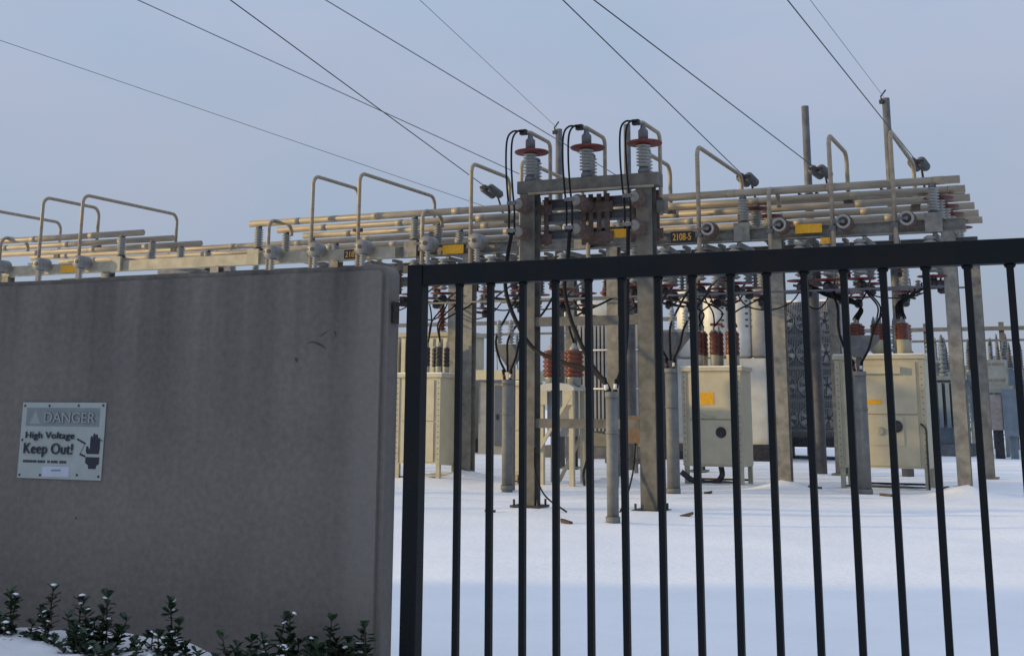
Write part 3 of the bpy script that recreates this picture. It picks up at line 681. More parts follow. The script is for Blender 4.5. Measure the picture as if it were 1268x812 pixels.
# the three dark cables rising from the riser pipe to the terminations
pp = (-6.37, 17.95)
def cable(pts, r, label, group=None):
    ps = smooth_path(pts, 6); return one('cable', MB().tube(ps, r, 8), BLACK, label, 'cable', tuple(ps[0]), group)
cable([(-6.40, 17.95, 1.75), (-6.44, 18.0, 1.93), (-6.78, 18.3, 2.17), (-7.35, 18.6, 2.32), (-7.85, 18.9, 2.47), (-8.12, 19.0, 2.63), (-8.36, 19.1, 2.92), (-8.58, 19.2, 3.3), (-8.70, 19.3, 3.63), (-8.72, 19.4, 4.05), (-8.68, 19.5, 4.52)], .034, 'thick black cable sweeping from the riser pipe to the portal column nearer the wall')
cable([(-6.37, 17.95, 1.75), (-6.46, 18.0, 1.97), (-6.84, 18.4, 2.28), (-7.15, 18.7, 2.66), (-7.42, 19.0, 3.04), (-7.6, 19.2, 3.55), (-7.62, 19.4, 4.05), (-7.62, 19.5, 4.52)], .034, 'thick black cable rising from the riser pipe to the middle termination')
cable([(-6.34, 17.95, 1.75), (-6.33, 18.05, 1.97), (-6.36, 18.5, 2.35), (-6.44, 18.9, 2.86), (-6.53, 19.2, 3.4), (-6.58, 19.4, 4.0), (-6.60, 19.5, 4.52)], .034, 'thick black cable rising steeply from the riser pipe to the far portal column')

# riser pipes
def riser(x, y, h, r, label, funnel, tipcol=True):
    t = thing('riser_pipe', label, 'conduit', (x, y, 0))
    W('pipe', MB().lathe([(r, -.05), (r, h), (r * .82, h + .001), (r * .82, h - .12)], (x, y, 0), n=18), PIPE, t)
    for a, b, e in ((h - .09, h - .004, .012), (.03, .12, .02), (h * .68, h * .70, .01)): W('collar', MB().lathe([(r + e, a), (r + e, b)], (x, y, 0), n=18), PIPE, t)
    W('cable_tail', MB().tube([(x - .05, y, h - .1), (x - .1, y - .02, h + .2)], .03, 8).tube([(x + .05, y, h - .1), (x + .08, y, h + .18)], .03, 8), BLACK, t)
    W('tape_band', MB().tube([(x - .068, y - .01, h + .02), (x - .085, y - .015, h + .1)], .034, 8), RED if funnel else WHITE, t)
    W('tape_band', MB().tube([(x + .06, y, h + .03), (x + .068, y, h + .11)], .034, 8), WHITE, t)
    if funnel:
        mb = MB(); w = funnel; z0, z1 = h + .28, h + .72
        for yy in (y + .14,):
            mb.add([(x - .10, yy, z0), (x + .10, yy, z0), (x + w, yy, z1 - .12), (x + w, yy, z1), (x - w, yy, z1), (x - w, yy, z1 - .12)] + [(x - .10, yy + .03, z0), (x + .10, yy + .03, z0), (x + w, yy + .03, z1 - .12), (x + w, yy + .03, z1), (x - w, yy + .03, z1), (x - w, yy + .03, z1 - .12)],
                   [(0, 1, 2, 3, 4, 5), (11, 10, 9, 8, 7, 6)] + [(i, i + 6, (i + 1) % 6 + 6, (i + 1) % 6) for i in range(6)])
        W('bracket_plate', mb, STEEL2, t)
        W('bracket_post', MB().box(x - .06, x + .06, y + .175, y + .26, .0, z1), STEEL2, t)
    return t
riser(-6.37, 17.95, 1.88, .086, 'grey riser pipe standing in open snow before the portal frame', 0)
riser(-10.79, 24.08, 2.2, .11, 'grey riser pipe with fan bracket between the portal frame and the gate post', .34)
riser(-7.52, 24.73, 2.42, .12, 'dark riser pipe with fan bracket beside the first cream cabinet', .36)
riser(-4.13, 26.35, 2.38, .145, 'thick grey riser pipe with fan bracket before the wide cream cabinet', .42)
for (x, y, h, w) in ((-10.79, 24.08, 2.2, .34), (-7.52, 24.73, 2.42, .36), (-4.13, 26.35, 2.38, .42)):
    nm = {-10.79: 'left of the portal frame', -7.52: 'beside the first cream cabinet', -4.13: 'before the wide cream cabinet'}[x]
    for k, dx in enumerate((-w * .8, 0, w * .8)):
        if x > -5 and k == 1: continue
        if x < -5:
            one('arrester', MB().lathe(shed_profile(h + .73, h + 1.12, .04, .075, 6), (x + dx, y + .15, 0), n=12).lathe([(.045, 1.12), (.045, 1.19), (.02, 1.22)], (x + dx, y + .15, h), n=10), PORC,
            'small ribbed arrester on the fan bracket ' + nm, 'arrester', (x + dx, y + .15, h + .72), 'arresters on fan bracket ' + nm)
        cable([(x + dx * .18, y, h + .15), (x + dx * .7, y - .02, h + .45), (x + dx * 1.05, y + .05, h + .85), (x + dx * 1.5, y + .9, h + 1.4), (x + dx * 1.6 - .1, y + 1.8 if y < 26 else y + .7, 4.12)], .024, 'black cable rising from the fan bracket ' + nm, 'cables from fan bracket ' + nm)

# ------------------------------------------------------------------ breaker cabinets
def bushing(t, x, y, z0, zr, z1, r, m=BROWN):
    b = W('bushing', MB().lathe(shed_profile(zr, z1, r * .85, r, 5), (x, y, 0), n=16), m, t)
    W('collar', MB().lathe([(r * .85, z0), (r * .85, zr - .03), (r * .95, zr)], (x, y, 0), n=14), CREAM2, b)
    W('terminal', MB().lathe([(r * .6, z1), (r * .6, z1 + .04), (r * .2, z1 + .05), (r * .2, z1 + .14)], (x, y, 0), n=10), PORC, b)
def cabinet(x0, x1, y0, y1, zb, zt, label, style):
    t = thing('breaker_cabinet', label, 'cabinet', ((x0 + x1) / 2, (y0 + y1) / 2, 0))
    xm = x1 - x0
    W('body', MB().box(x0, x1, y0, y1, zb, zt), CREAM, t)
    W('lid', MB().box(x0 - .04, x1 + .04, y0 - .05, y1 + .04, zt + .002, zt + .085), CREAM, t)
    for x in (x0 + .06, x1 - .06):
        for y in (y0 + .06, y1 - .06): W('leg', MB().box(x - .045, x + .045, y - .045, y + .045, -.05, zb - .002), CREAM2, t)
    W('base_rail', MB().box(x0 + .1, x1 - .1, y1 - .1, y1 - .05, .1, .14), DARK, t); W('base_rail', MB().box(x0 + .1, x1 - .1, y0 + .03, y0 + .07, .09, .12), DARK, t)
    for x in (x0, x1 - .10): W('corner_trim', MB().box(x + .0, x + .10, y0 - .022, y0 - .001, zb + .02, zt - .02), CREAM2, t)
    # lines of rivets on the trims
    rv = MB()
    for x in (x0 + .05, x1 - .05):
        z = zb + .1
        while z < zt - .08: rv.lathe([(.012, 0), (.008, .008)], (x, y0 - .022, z), (0, -1, 0), 6); z += .12
    W('rivet_row', rv, DARK, t)
    zs = zb + (zt - zb) * .49
    d1 = W('door', MB().box(x0 + .16, x1 - .16, y0 - .03, y0 - .001, zs + .012, zt - .06), CREAM, t)
    d2 = W('door', MB().box(x0 + .16, x1 - .16, y0 - .03, y0 - .001, zb + .05, zs - .012), CREAM, t)
    if style == 'a':
        W('placard', MB().box(x0 + .42, x0 + .72, y0 - .036, y0 - .031, zt - .72, zt - .46), YELLOW, d1, 'square yellow placard')
        W('latch', MB().box(x0 + .45, x0 + .75, y0 - .05, y0 - .031, zs + .03, zs + .065).box(x0 + .45, x0 + .48, y0 - .05, y0 - .031, zs + .065, zs + .11), CREAM2, d1)
        W('gauge_window', MB().lathe([(.115, 0), (.115, .02), (.09, .025), (.085, .01)], (x0 + .86, y0 - .031, zs - .27), (0, -1, 0), n=18), DARK, d2, 'round dark gauge window')
    elif style == 'b':
        W('hood', MB().box(x0 + .35, x1 - .45, y0 - .13, y0 - .031, zt - .30, zt - .16), CREAM, d1, 'snowy ledge hood'); 
        W('placard', MB().box(x0 + .62, x0 + .92, y0 - .036, y0 - .031, zt - .92, zt - .82), YELLOW, d1, 'small yellow placard')
        pn = W('panel', MB().box(x0 + .72, x1 - .45, y0 - .05, y0 - .031, zs - .62, zs - .03), CREAM, d2)
        W('dial', MB().lathe([(.08, 0), (.08, .03), (.05, .04)], (x0 + .88, y0 - .05, zs - .34), (0, -1, 0), n=16), CREAM2, pn)
        W('gauge_window', MB().lathe([(.12, 0), (.12, .02), (.09, .03)], (x0 + 1.2, y0 - .05, zs - .24), (0, -1, 0), n=18), DARK, pn)
        W('conduit', MB().tube(smooth_path([(x1 - .02, y0 - .06, 0), (x1 - .02, y0 - .06, zs - .6), (x1 - .02, y0 - .06, zs - .3), (x1 - .12, y0 - .06, zs - .18)], 4), .02, 8), DARK, t)
    # snow on the lid
    W('snow_cap', MB().box(x0 - .02, x1 + .02, y0 - .02, y1 + .02, zt + .087, zt + .11), SNOW, t)
    return t
c1 = cabinet(-8.12, -6.80, 27.5, 28.4, .42, 2.44, 'cream breaker cabinet with a square yellow placard and six brown bushings', 'a')
for y in (27.78, 28.2):
    for x in (-7.80, -7.44, -7.08): bushing(c1, x, y, 2.53, 2.80, 3.30, .108)
c2 = cabinet(-4.79, -3.0, 27.5, 28.5, .47, 2.66, 'wide cream breaker cabinet with a ledge hood behind a thick riser pipe', 'b')
for y in (27.85, 28.25):
    for x in (-4.38, -3.92, -3.42): bushing(c2, x, y, 2.75, 3.07, 3.40, .15)
c3 = cabinet(-14.45, -13.30, 26.0, 26.9, .40, 2.30, 'sunlit cream breaker cabinet half hidden by the gate post, with black bushings', 'c')
for y in (26.25, 26.65):
    for x in (-14.1, -13.8, -13.5): bushing(c3, x, y, 2.39, 2.55, 2.98, .075, DARK)
W('conduit', MB().tube(smooth_path([(-7.35, 27.7, .45), (-7.32, 27.65, .22), (-7.5, 27.6, .08), (-7.9, 27.5, .12), (-8.15, 27.4, .3)], 6), .06, 10), DARK, c1)
c4 = cabinet(-11.55, -10.95, 25.6, 26.2, .25, 2.1, 'narrow cream control cabinet beside the fan bracket riser left of the portal', 'd')

# cables dropping from the hanging switches to the bushings
def drop(x0, y0, z0, x1, y1, z1, bow, label, group, r=.018):
    cable([(x0, y0, z0), (x0 + (x1 - x0) * .15 + bow, y0 + (y1 - y0) * .3, z0 - .06 - .1 * (z0 - z1)), (x1 + bow * .6, y1, z1 + (z0 - z1) * .45), (x1, y1, z1)], r, label, group)
lab = 'thin black cable dropping to a brown bushing of the first cream cabinet'
for (a, b, bow) in ((-8.35, -7.78, .18), (-8.0, -7.42, .3), (-7.45, -7.42, -.05), (-6.7, -7.02, -.25), (-6.1, -7.02, -.1), (-7.0, -7.78, -.15)):
    drop(a, 27.2, 4.1, b, 27.78 if bow > -.1 else 28.2, 3.42, bow, lab, 'cables of the first cream cabinet')
lab = 'one of the black cables arching into the brown bushings of the wide cream cabinet'
for k in range(5):
    drop(-2.62 - .13 * k, 26.85 + .1 * k, 4.3 - .07 * k, -3.42 + .045 * (k - 2), 27.85, 3.5, .10 - .05 * k, lab, 'cables of the wide cream cabinet', .018)
for k in range(4):
    drop(-5.45 + .13 * k, 26.9 + .08 * k, 4.3 - .07 * k, -4.42 + .04 * k, 27.85, 3.5, .22 - .04 * k, lab, 'cables of the wide cream cabinet', .018)
for k in range(2): drop(-4.05 + .05 * k, 26.95, 4.1, -3.92 + .05 * k, 27.85, 3.5, .05, lab, 'cables of the wide cream cabinet', .018)
lab = 'black cable dropping to the black bushings of the sunlit cabinet near the gate post'
for a, b in ((-14.5, -14.1), (-13.8, -13.8), (-13.0, -13.5), (-13.3, -13.5), (-14.2, -13.8)): drop(a, 27.0, 4.1, b, 26.3, 3.1, random.uniform(-.15, .15), lab, 'cables of the sunlit cabinet')

# ------------------------------------------------------------------ recloser on an open stand behind the portal frame
def recloser():
    t = thing('recloser', 'cream recloser on an open braced stand with two big brown bushings', 'recloser', (-10.25, 25.7, 0))
    for x in (-10.6, -9.92):
        for y in (25.45, 26.1): W('leg', MB().box(x - .05, x + .05, y - .05, y + .05, -.05, 2.0), CREAM, t)
    W('brace', MB().bar((-10.66, 25.38, .75), (-9.92, 25.38, 1.9), .07, .05, (0, 1, 0)), CREAM, t); W('brace', MB().bar((-10.5, 26.17, .1), (-9.9, 26.17, 1.2), .07, .05, (0, 1, 0)), CREAM, t)
    W('tank', MB().box(-10.5, -10.0, 25.5, 26.05, 1.05, 1.98), GREYP, t)
    W('gusset', MB().box(-10.65, -10.45, 25.36, 25.385, 1.7, 2.0), CREAM, t); W('gusset', MB().box(-10.1, -9.87, 25.36, 25.385, 1.7, 2.0), CREAM, t)
    mb = MB(); pr_ = [(-.42, 0), (.42, 0), (.42, .06), (.3, .13), (0, .16), (-.3, .13), (-.42, .06)]; n = len(pr_)
    mb.add([(-10.26 + a, 25.36, 2.0 + b) for a, b in pr_] + [(-10.26 + a, 26.15, 2.0 + b) for a, b in pr_], [tuple(range(n)), tuple(range(2 * n - 1, n - 1, -1))] + [(i, i + n, (i + 1) % n + n, (i + 1) % n) for i in range(n)])
    W('cover', mb, WHITE2, t)
    for x, y, tip in ((-10.48, 25.75, -.06), (-9.98, 25.75, .06)):
        b = W('bushing', MB().lathe(shed_profile(2.28, 2.84, .175, .215, 6), (x, y, 0), n=18), BROWN, t)
        W('collar', MB().lathe([(.15, 2.1), (.15, 2.24), (.19, 2.28)], (x, y, 0), n=16), PORC, b); W('terminal', MB().lathe([(.12, 2.84), (.08, 2.92), (.03, 3.0)], (x, y, 0), n=12), PORC, b)
    W('conduit', MB().tube(smooth_path([(-9.7, 25.9, 1.3), (-9.72, 25.9, .7), (-9.8, 25.8, .3), (-9.7, 25.6, 0)], 5), .03, 8), DARK, t)
    return t
recloser()
drop(-10.9, 27, 4.1, -10.48, 25.75, 2.98, .1, 'black cable dropping to a big brown bushing of the braced recloser', 'cables of the recloser', .024)
drop(-9.4, 27, 4.1, -9.98, 25.75, 2.98, -.1, 'black cable dropping to a big brown bushing of the braced recloser', 'cables of the recloser', .024)
# small valve set and dark boxes by the portal
def valves():
    t = thing('relay_box', 'small dark relay box on posts behind the open riser pipe', 'box', (-8.0, 23.4, 0))
    W('box', MB().box(-8.45, -7.55, 23.4, 23.55, .62, .72), DARK, t)
    for x in (-8.35, -8.22, -8.09, -7.7): W('conduit', MB().tube([(x, 23.47, .62), (x, 23.47, .2), (x - .04, 23.42, 0)], .018, 7), DARK, t)
    b = thing('meter_box', 'tall black meter box with a metal cap behind the far portal column', 'box', (-7.4, 25.9, 0))
    W('housing', MB().box(-8.45, -8.1, 25.9, 26.2, .85, 1.4), DARK, b); W('cap', MB().lathe([(.14, 0), (.12, .12), (.04, .17)], (-8.27, 26.05, 1.4), n=14), PORC, b)
    W('stand', MB().box(-8.32, -8.22, 26, 26.1, -.05, .85), STEEL2, b)
    c = thing('meter_box', 'brown box on a thin post behind the middle of the portal frame', 'box', (-11, 32, 0))
    W('housing', MB().box(-11.0, -10.5, 32, 32.3, .75, 1.45), mat('brown_box_paint', (.17, .115, .075), .7), c); W('stand', MB().box(-10.8, -10.72, 32.1, 32.2, -.05, .75), STEEL2, c)
valves()

# ------------------------------------------------------------------ masts, strain beam and overhead wires
for x, zt, lab in ((-13.62, 9.68, 'galvanised mast with a wire hook, behind the portal frame nearer the wall'), (-11.5, 9.64, 'galvanised mast behind the far terminations of the portal frame'),
                   (-6.38, 9.71, 'plain galvanised mast rising above the grey bus pipes'), (-4.24, 9.73, 'galvanised mast with a wire hook above the wide cream cabinet')):
    t = thing('mast', lab, 'mast', (x, 34, 0))
    W('pole', MB().lathe([(.15, -.05), (.14, 5.5), (.105, 7.4), (.10, zt)], (x, 34, 0), n=14), STEEL2, t)
    W('clamp', MB().box(x - .26, x + .26, 33.84, 33.9, 7.1, 7.26).box(x - .26, x - .2, 33.8, 34.1, 7.02, 7.3).box(x + .2, x + .26, 33.8, 34.1, 7.02, 7.3), DARK, t)
    if 'hook' in lab: W('hook', MB().tube([(x - .09, 33.95, zt - .12), (x - .12, 33.95, zt + .05), (x + .02, 33.95, zt + .22)], .022, 6).cbox(x - .1, 33.93, zt - .1, .12, .1, .1), DARK, t)
one('strain_beam', MB().hbeam((-16.2, 33.72, 7.02), (-2.4, 33.72, 7.02), .2, .2, .02), STEEL2, 'long horizontal strain beam clamped to the masts behind the bus pipes', 'beam', (-16.2, 33.7, 6.9))
BN = {-15: 'anchoring a wire behind the jumper pipe left of the portal', -8: 'anchoring a wire by the first tall jumper past the portal', -6: 'anchoring a wire between the plain mast and a tall jumper', -3: 'anchoring a wire near the pipe ends by the hooked mast'}
def wire(A, B, r, label, group, bell=True, ext=1.9):
    A = Vector(A); B = Vector(B); d = B - A; E = A + d * ext
    pts = [A.lerp(E, i / 14) for i in range(15)]
    L = (E - A).length
    for i, p in enumerate(pts): f = i / 14; p.z -= .0 * f
    one('overhead_wire', MB().tube(pts, r, 6), WIRE if bell else WIREF, label, 'wire', tuple(A), group)
    if bell:
        u = -d.normalized()
        s = thing('strain_insulator', 'pair of dark bell insulators ' + BN[round(A.x)], 'insulator', tuple(A), 'strain insulators')
        for k in (-.11, .11):
            o_ = A + Vector((k, 0, 0)); W('bells', MB().lathe([(.03, 0)] + shed_profile(.05, .78, .06, .125, 5) + [(.03, .82)], o_, u, n=14), STEEL2, s)
        W('yoke', MB().bar(A + Vector((-.18, 0, 0)), A + Vector((.18, 0, 0)), .06, .06), DARK, s)
        e = A + u * .82; W('link', MB().bar(e + Vector((-.18, 0, 0)), e + Vector((.18, 0, 0)), .06, .06).tube([e, (e.x, 33.72, 7.12)], .03, 6), DARK, s)
WIRE = mat('dark_conductor', (.05, .05, .065), .5, .2, .1, 5); WIREF = mat('weathered_wire', (.22, .235, .27), .5, .2, .1, 5)
WL = 'dark overhead wire descending to the bus structure '
wire((-13.72, 33.95, 7.85), (-17.53, 20.0, 9.96), .0125, 'dark overhead wire crossing another one on its way to the mast behind the portal', 'overhead wires left of the portal', False)
wire((-15.24, 32.40, 7.80), (-15.15, 20.0, 9.65), .0125, 'dark overhead wire ending at bell insulators left of the portal frame', 'overhead wires left of the portal')
wire((-11.6, 33.92, 8.02), (-12.89, 20.0, 9.36), .0125, 'dark overhead wire passing just behind the mast nearest the portal frame', None, False)
wire((-7.76, 32.40, 7.61), (-7.93, 20.0, 8.72), .0125, 'dark overhead wire ending at bell insulators just past the portal frame', 'overhead wires right of the portal')
wire((-5.88, 32.40, 7.68), (-7.35, 20.0, 8.65), .0125, 'dark overhead wire passing the plain mast above the grey bus pipes', 'overhead wires right of the portal')
wire((-3.40, 32.40, 7.69), (-3.96, 20.0, 8.21), .0125, WL + 'above the wide cream cabinet', None)
wire((-15.0, 33.7, 7.14), (-21.31, 20.0, 9.51), .008, 'faint thin wire crossing the open sky over the concrete wall', None, False)
wire((-13.66, 33.95, 9.72), (-10.81, 20.0, 9.09), .007, 'faint shield wire running to the mast nearest the portal frame', None, False)
wire((-4.28, 33.95, 9.76), (-3.59, 20.0, 8.16), .007, 'faint shield wire running to the mast above the wide cabinet', None, False)

# ------------------------------------------------------------------ equipment behind the bus structure
def radiator(t, x0, x1, y0, y1, z0, z1, n, m, name='radiator_fin'):
    w = (x1 - x0) / n; me = MB().box(0, w * .55, 0, y1 - y0, 0, z1 - z0).mesh(name, m)
    for i in range(n):
        o = bpy.data.objects.new(name, me); COL.objects.link(o); o.parent = t; o.location = Vector((x0 + i * w, y0, z0)) - t.location
def far_bush(t, x, y, z0, h, r, m):
    b = W('bushing', MB().lathe(shed_profile(z0 + .1, z0 + h, r * .55, r, 7), (x, y, 0), n=12), m, t); W('cap', MB().lathe([(r * .6, h), (r * .5, h + .15), (r * .15, h + .3)], (x, y, z0), n=10), STEEL2, b)
    W('turret', MB().lathe([(r * 1.1, -.02), (r * 1.1, .1)], (x, y, z0), n=12), GREYP, b)
# sunlit cream transformer far behind the gate post
t = thing('transformer', 'sunlit cream transformer with deep fins seen beside the gate post', 'transformer', (-22.2, 43, 0))
W('tank', MB().box(-23.4, -20.8, 42.4, 44.2, .5, 4.2), CREAM, t); radiator(t, -23.4, -20.8, 41.9, 42.39, 1.2, 4.1, 9, CREAM); W('plinth', MB().box(-23.6, -20.6, 42.2, 44.4, -.1, .498), STEEL2, t)
W('lid', MB().box(-23.5, -20.7, 42.3, 44.3, 4.202, 4.36), CREAM2, t)
for x in (-22.9, -22.1, -21.3): far_bush(t, x, 43.2, 4.37, 1.0, .16, BROWN)
# small equipment shelter with blue door
t = thing('equipment_shelter', 'small grey equipment shelter with a dark blue door and pale roof edge', 'shelter', (-19.2, 42.5, 0))
W('wall', MB().box(-20.1, -18.6, 42.3, 44.5, -.1, 2.6), GREYP, t); d = W('door', MB().box(-19.45, -18.75, 42.26, 42.298, .3, 2.4), BLUE, t); W('handle', MB().box(-19.38, -19.33, 42.22, 42.258, 1.2, 1.4), DARK, d)
W('roof', MB().box(-20.4, -18.3, 42.0, 44.8, 2.602, 2.95), CREAM, t)
# grey ribbed transformer behind the portal
t = thing('transformer', 'large grey transformer with close-set ribs behind the portal frame', 'transformer', (-14, 41, 0))
W('tank', MB().box(-16.6, -12.6, 40.6, 43, .4, 4.0), GREYP, t); radiator(t, -15.3, -12.65, 39.9, 40.55, .9, 4.3, 20, GREYP)
for z in (1.25, 2.25, 3.5): W('header_pipe', MB().tube([(-15.3, 39.86, z), (-12.7, 39.86, z)], .028, 8), WHITE, t)
W('plinth', MB().box(-16.9, -12.4, 39.8, 43.2, -.1, .398), STEEL2, t)
W('conservator', MB().lathe([(.3, 0), (.52, .1), (.52, 2.9), (.3, 3.0)], (-16.6, 41.2, 4.75), (1, 0, 0), n=20), WHITE2, t); W('conservator_stand', MB().box(-16.2, -16.0, 41, 41.4, 4.0, 4.4).box(-14.1, -13.9, 41, 41.4, 4.0, 4.4), STEEL, t)
for x in (-16.3, -15.2): far_bush(t, x, 42.3, 4.0, 1.7, .2, BROWN)
# white transformer behind the first cabinet
t = thing('transformer', 'tall off-white transformer with upright round tanks behind the first cream cabinet', 'transformer', (-10.4, 41, 0))
W('tank', MB().box(-12.2, -9.2, 40.4, 43, .55, 3.2), WHITE2, t); W('plinth', MB().box(-12.4, -9.0, 40.2, 43.2, -.1, .548), DARK, t)
for i, (x, r, m) in enumerate(((-11.75, .42, WHITE), (-10.85, .45, WHITE), (-10.05, .42, WHITE), (-9.35, .40, GREYP))):
    k = W('round_tank', MB().lathe([(r * .6, 3.2), (r, 3.3), (r, 5.35), (r * .8, 5.5), (r * .3, 5.6)], (x, 40.9, 0), n=24), m, t)
    if i < 3:
        tick = MB()
        for z in (4.2, 4.4, 4.6, 4.8, 5.0): tick.box(x + r * .55, x + r * .75, 40.9 - r * .86, 40.9 - r * .70, z, z + .05)
        W('tick_marks', tick, DARK, k)
    if i == 1: W('red_band', MB().box(x - .1, x + .3, 40.9 - r - .006, 40.9 - r + .05, 4.25, 4.33), RED, k)
for x in (-11.3, -10.4): far_bush(t, x, 42.2, 3.2, 2.2, .2, BROWN)
RADG = mat('mid_grey_radiator', (.25, .255, .26), .7, 0, .2, 3)
# fan-cooled radiator bank
t = thing('radiator_bank', 'dark grey radiator bank with rows of round cooling fans', 'radiator', (-8, 43, 0))
W('core', MB().box(-9.6, -7.35, 43.15, 45.5, .7, 5.15), RADG, t); W('skid', MB().box(-9.7, -7.25, 43, 45.6, .42, .698), DARK, t)
for x in (-9.5, -7.45): W('foot', MB().box(x - .1, x + .1, 43.2, 45.4, -.1, .418), STEEL2, t)
radiator(t, -9.6, -7.35, 43.1, 43.149, .75, 5.15, 40, RADG); W('snow_cap', MB().box(-9.6, -7.35, 43.1, 45.4, 5.152, 5.22), SNOW, t)
ring = MB()
for z in (1.35, 2.40, 3.45, 4.5):
    for x in (-9.1, -8.4, -7.75):
        f = W('fan', MB().lathe([(.33, 0), (.34, .05), (.31, .05), (.30, 0), (.33, 0)], (x, 43.08, z), (0, -1, 0), n=20), GREYP, t)
        bl = MB()
        for k in range(6):
            a = k * 1.257 + z; c, s_ = math.cos(a), math.sin(a)
            bl.add([(x + .05 * c - .03 * s_, 43.06, z + .05 * s_ + .03 * c), (x + .29 * c - .09 * s_, 43.065, z + .29 * s_ + .09 * c), (x + .29 * c + .09 * s_, 43.04, z + .29 * s_ - .09 * c), (x + .05 * c + .03 * s_, 43.04, z + .05 * s_ - .03 * c)], [(0, 1, 2, 3)])
        W('fan_blades', bl, RADG, f); W('hub', MB().lathe([(.07, 0), (.06, .05)], (x, 43.07, z), (0, -1, 0), n=10), DARK, f)
for z in (.9, 1.87, 2.92, 3.97): W('fan_shelf', MB().box(-9.6, -7.35, 42.88, 42.98, z, z + .09), GREYD, t)
# distant blue-grey yard to the right
t = thing('transformer', 'blue-grey transformer with paired bushings behind the last column', 'transformer', (-4.7, 50.5, 0))
W('tank', MB().box(-5.6, -4.1, 50.2, 52, .4, 2.7), TEAL, t); radiator(t, -5.5, -4.2, 49.8, 50.19, 1.0, 2.6, 5, TEAL); W('plinth', MB().box(-5.8, -3.9, 49.7, 52.2, -.1, .398), GREYD, t)
W('lid', MB().box(-5.75, -3.95, 50, 52.1, 2.702, 2.85), TEAL, t)
for x in (-5.3, -4.85, -4.4): far_bush(t, x, 50.9, 2.86, 1.25, .15, TEAL)
for k, (x, y) in enumerate(((-7.2, 56), (-1.2, 55), (.6, 56))):
    t = thing('transformer', 'distant blue-grey transformer with tall bushings under the far gantry', 'transformer', (x, y, 0), 'distant transformers under the gantry')
    W('tank', MB().box(x - .8, x + .8, y, y + 1.5, .3, 2.6), TEAL, t); W('plinth', MB().box(x - .95, x + .95, y - .15, y + 1.65, -.1, .298), GREYD, t); radiator(t, x - .75, x + .75, y - .35, y - .01, .7, 2.4, 6, TEAL)
    for dx in (-.5, 0, .5): far_bush(t, x + dx, y + .7, 2.6, 1.5, .15, TEAL)
t = thing('control_cabinet', 'grey control cabinet with louvres raised on posts at the right of the yard', 'cabinet', (-3.1, 50, 0))
W('housing', MB().box(-3.62, -2.55, 50, 50.7, 2.5, 3.42), TEAL, t); W('stand', MB().box(-3.5, -3.38, 50.1, 50.6, -.1, 2.5).box(-2.8, -2.68, 50.1, 50.6, -.1, 2.5), TEAL, t); W('ledge', MB().box(-3.75, -2.4, 49.9, 50.8, 2.36, 2.498), TEAL, t)
lv = MB()
for x in (-3.5, -3.05): 
    for z in (2.65, 3.22): lv.box(x, x + .38, 49.985, 49.999, z, z + .09)
W('louvre', lv, GREYD, t)
t = thing('control_cabinet', 'pair of low beige and grey boxes below the louvred cabinet', 'cabinet', (-2.9, 48, 0))
W('housing', MB().box(-3.30, -2.72, 48.2, 48.8, .95, 2.15), mat('beige_box_paint', (.33, .28, .25), .7), t); W('housing', MB().box(-2.70, -2.16, 48.1, 48.8, .75, 2.35), TEAL, t); W('stand', MB().box(-3.05, -2.75, 48.3, 48.6, -.1, .948), DARK, t); W('stand', MB().box(-2.55, -2.3, 48.3, 48.6, -.1, .748), TEAL, t)
# far gantries
def gantry(x0, x1, y, z, n, label):
    g = thing('gantry', label, 'gantry', (x0, y, 0))
    W('beam', MB().box(x0, x1, y, y + .18, z, z + .16), GREYD, g); W('beam', MB().box(x0, x1, y, y + .12, z - .45, z - .36), GREYD, g)
    for i in range(n + 1):
        x = x0 + (x1 - x0) * i / n; W('column', MB().box(x - .1, x + .1, y + .2, y + .4, -.1, z + .35), GREYD, g)
    k = x0 + .5
    while k < x1:
        W('hanging_insulator', MB().lathe(shed_profile(z - 1.15, z - .46, .05, .12, 6), (k, y + .05, 0), n=10).tube([(k, y + .05, z - 1.15), (k + .05, y + .05, z - 2.2)], .025, 6), TEAL, g); k += .95
gantry(-12.0, 6.0, 56.5, 4.85, 6, 'long pale gantry with hanging insulators across the far right of the yard')
gantry(-32, -14.0, 50, 5.1, 5, 'long pale gantry with hanging insulators behind the sunlit transformer')
gantry(-12.5, 5.0, 64, 2.9, 6, 'low farthest gantry behind the distant transformers')
for x, lab in ((-9.0, 'slender grey post with a cap beside the radiator bank'), (-6.6, 'slender grey post with a cap behind the wide cream cabinet'), (-5.9, 'slender grey post with crossarm behind the wide cream cabinet')):
    t = thing('equipment_post', lab, 'post', (x, 46, 0)); W('pole', MB().lathe([(.1, -.05), (.09, 3.6)], (x, 46, 0), n=10), TEAL, t); far_bush(t, x, 46, 3.6, .9, .14, TEAL)
    W('crossarm', MB().box(x - .5, x + .5, 45.95, 46.05, 3.3, 3.4), TEAL, t)
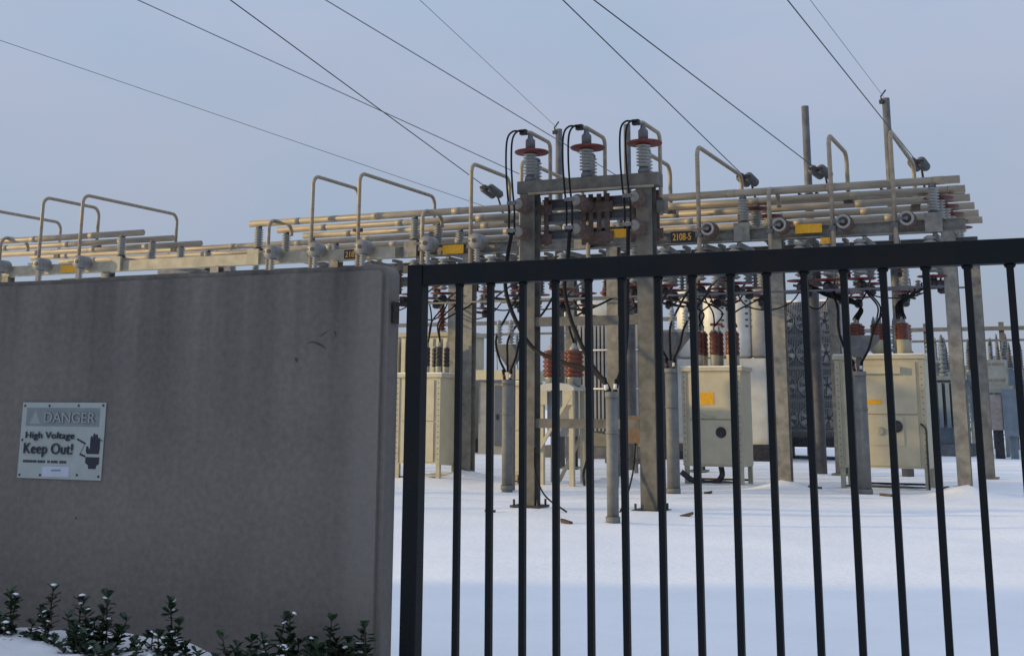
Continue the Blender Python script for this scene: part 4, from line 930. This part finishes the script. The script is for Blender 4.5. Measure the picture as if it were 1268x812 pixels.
for k, (x, y, h) in enumerate(((-6.2, 53, 2.2), (-3.2, 58, 2.6), (-2.2, 60, 2.4), (-1.5, 52, 2.1), (-.4, 59, 2.5), (-4.0, 61, 2.7), (-8.2, 60, 2.6), (.9, 52, 2.2), (-5.2, 62, 3.0), (-2.8, 63, 2.9), (-.9, 64, 2.9), (-4.6, 54, 3.1), (-3.9, 56, 3.4), (-3.3, 53.5, 2.9), (-5.6, 58, 3.6), (-4.4, 65, 3.9), (-3.4, 67, 4.2), (-2.7, 55, 3.2), (-6.6, 66, 4.0))):
    t = thing('distant_breaker', 'distant blue-grey breaker with three slim bushings on a steel stand', 'breaker', (x, y, 0), 'distant breakers on stands')
    W('stand', MB().box(x - .5, x - .42, y, y + .08, -.1, h - .6), TEAL, t); W('stand', MB().box(x + .42, x + .5, y, y + .08, -.1, h - .6), TEAL, t)
    W('housing', MB().box(x - .6, x + .6, y - .1, y + .5, h - .6, h), TEAL, t)
    for dx in (-.42, 0, .42): far_bush(t, x + dx, y + .2, h, .8, .10, [TEAL, GREYD, STEEL2][k % 3])
hd = MB(); rd = random.Random(5)
for i in range(9000):
    x = rd.uniform(-16, 22); y = rd.uniform(78, 82); top = 2.9 + 1.0 * noise.noise((x * .35, 0, 0)) + .5 * noise.noise((x * 1.3, 4, 0)); z = top * rd.random() ** .6
    a = rd.uniform(0, 6.28); d = Vector((math.cos(a), math.sin(a), rd.uniform(-.6, .9))) * rd.uniform(.1, .28); w = Vector((-math.sin(a), math.cos(a), rd.uniform(-.5, .5))) * .1; p = Vector((x, y, z))
    hd.add([p, p + d * .5 - w, p + d, p + d * .5 + w], [(0, 1, 2, 3)])
hd = hd.build('hedge', LEAF); hd['kind'] = 'stuff'; tag(hd, 'dark far hedge behind the distant breakers', 'hedge')
# small far-left yard gear above the wall
t = thing('disconnect_post', 'small dark switch post with a bent pipe far behind the wall, in the pipe gap', 'switch', (-30.5, 40, 0))
W('pole', MB().lathe([(.12, -.05), (.1, 6.9)], (-30.6, 40, 0), n=10), DARK, t); W('crossarm', MB().box(-33, -29.5, 39.9, 40.1, 6.7, 6.85), STEEL2, t)
W('bent_pipe', MB().tube([(-32.6, 40, 6.85), (-32.6, 40, 7.5)] + arc((-32.4, 40, 7.5), .2, math.pi, math.pi / 2, (1, 0, 0), (0, 0, 1)) + [(-30.4, 40, 7.6), (-29.9, 40, 7.2), (-29.85, 40, 6.85)], .05, 8), STEEL2, t)
for x in (-30.5, -29.6): far_bush(t, x, 40, 6.85, .6, .1, DARK)

# scraps lying on the snow
for x, y, rz, lab in ((-5.75, 19.6, .35, 'broken brown plank end lying on snow past the riser pipe'), (-7.0, 17.7, 2.7, 'thin brown twig left of the open riser pipe'), (-6.9, 25.0, .2, 'brown wood scrap before the first cream cabinet'),
                      (-3.65, 25.9, -.3, 'pale scrap of bark before the wide cream cabinet'), (-5.2, 26.9, .1, 'thin brown scrap by the wide cabinet leg'), (-2.75, 27.4, .5, 'curled brown scrap by the last column'), (-8.9, 19.2, .9, 'dark scrap on the snow by the portal column nearer the wall')):
    z = gz(x, y); mb = MB(); L = random.uniform(.07, .15)
    mb.add([(-L, -.035, 0), (L * .7, -.05, .01), (L, .01, .03), (L * .5, .05, .02), (-L * .9, .03, .01), (-L, -.03, .05), (L * .7, -.04, .06), (L, .01, .07), (L * .5, .045, .065), (-L * .9, .025, .05)],
           [(4, 3, 2, 1, 0), (5, 6, 7, 8, 9), (0, 1, 6, 5), (1, 2, 7, 6), (2, 3, 8, 7), (3, 4, 9, 8), (4, 0, 5, 9)])
    o = mb.build('wood_scrap', WOOD); o.location = (x, y, z - .012); o.rotation_euler = (random.uniform(-.25, .25), random.uniform(-.2, .2), rz); tag(o, lab, 'debris')
# loose leads on the snow by the portal
for pts, lab in (([(-8.4, 19.85, 1.0), (-8.36, 19.8, .6), (-8.15, 19.7, .25), (-7.7, 19.5, .03)], 'thin dark ground lead from the portal column nearer the wall to the snow'), ([(-6.65, 19.85, 1.1), (-6.68, 19.82, .7), (-6.75, 19.7, .3), (-6.85, 19.6, .03)], 'thin dark ground lead down the far portal column')):
    cable(pts, .014, lab)
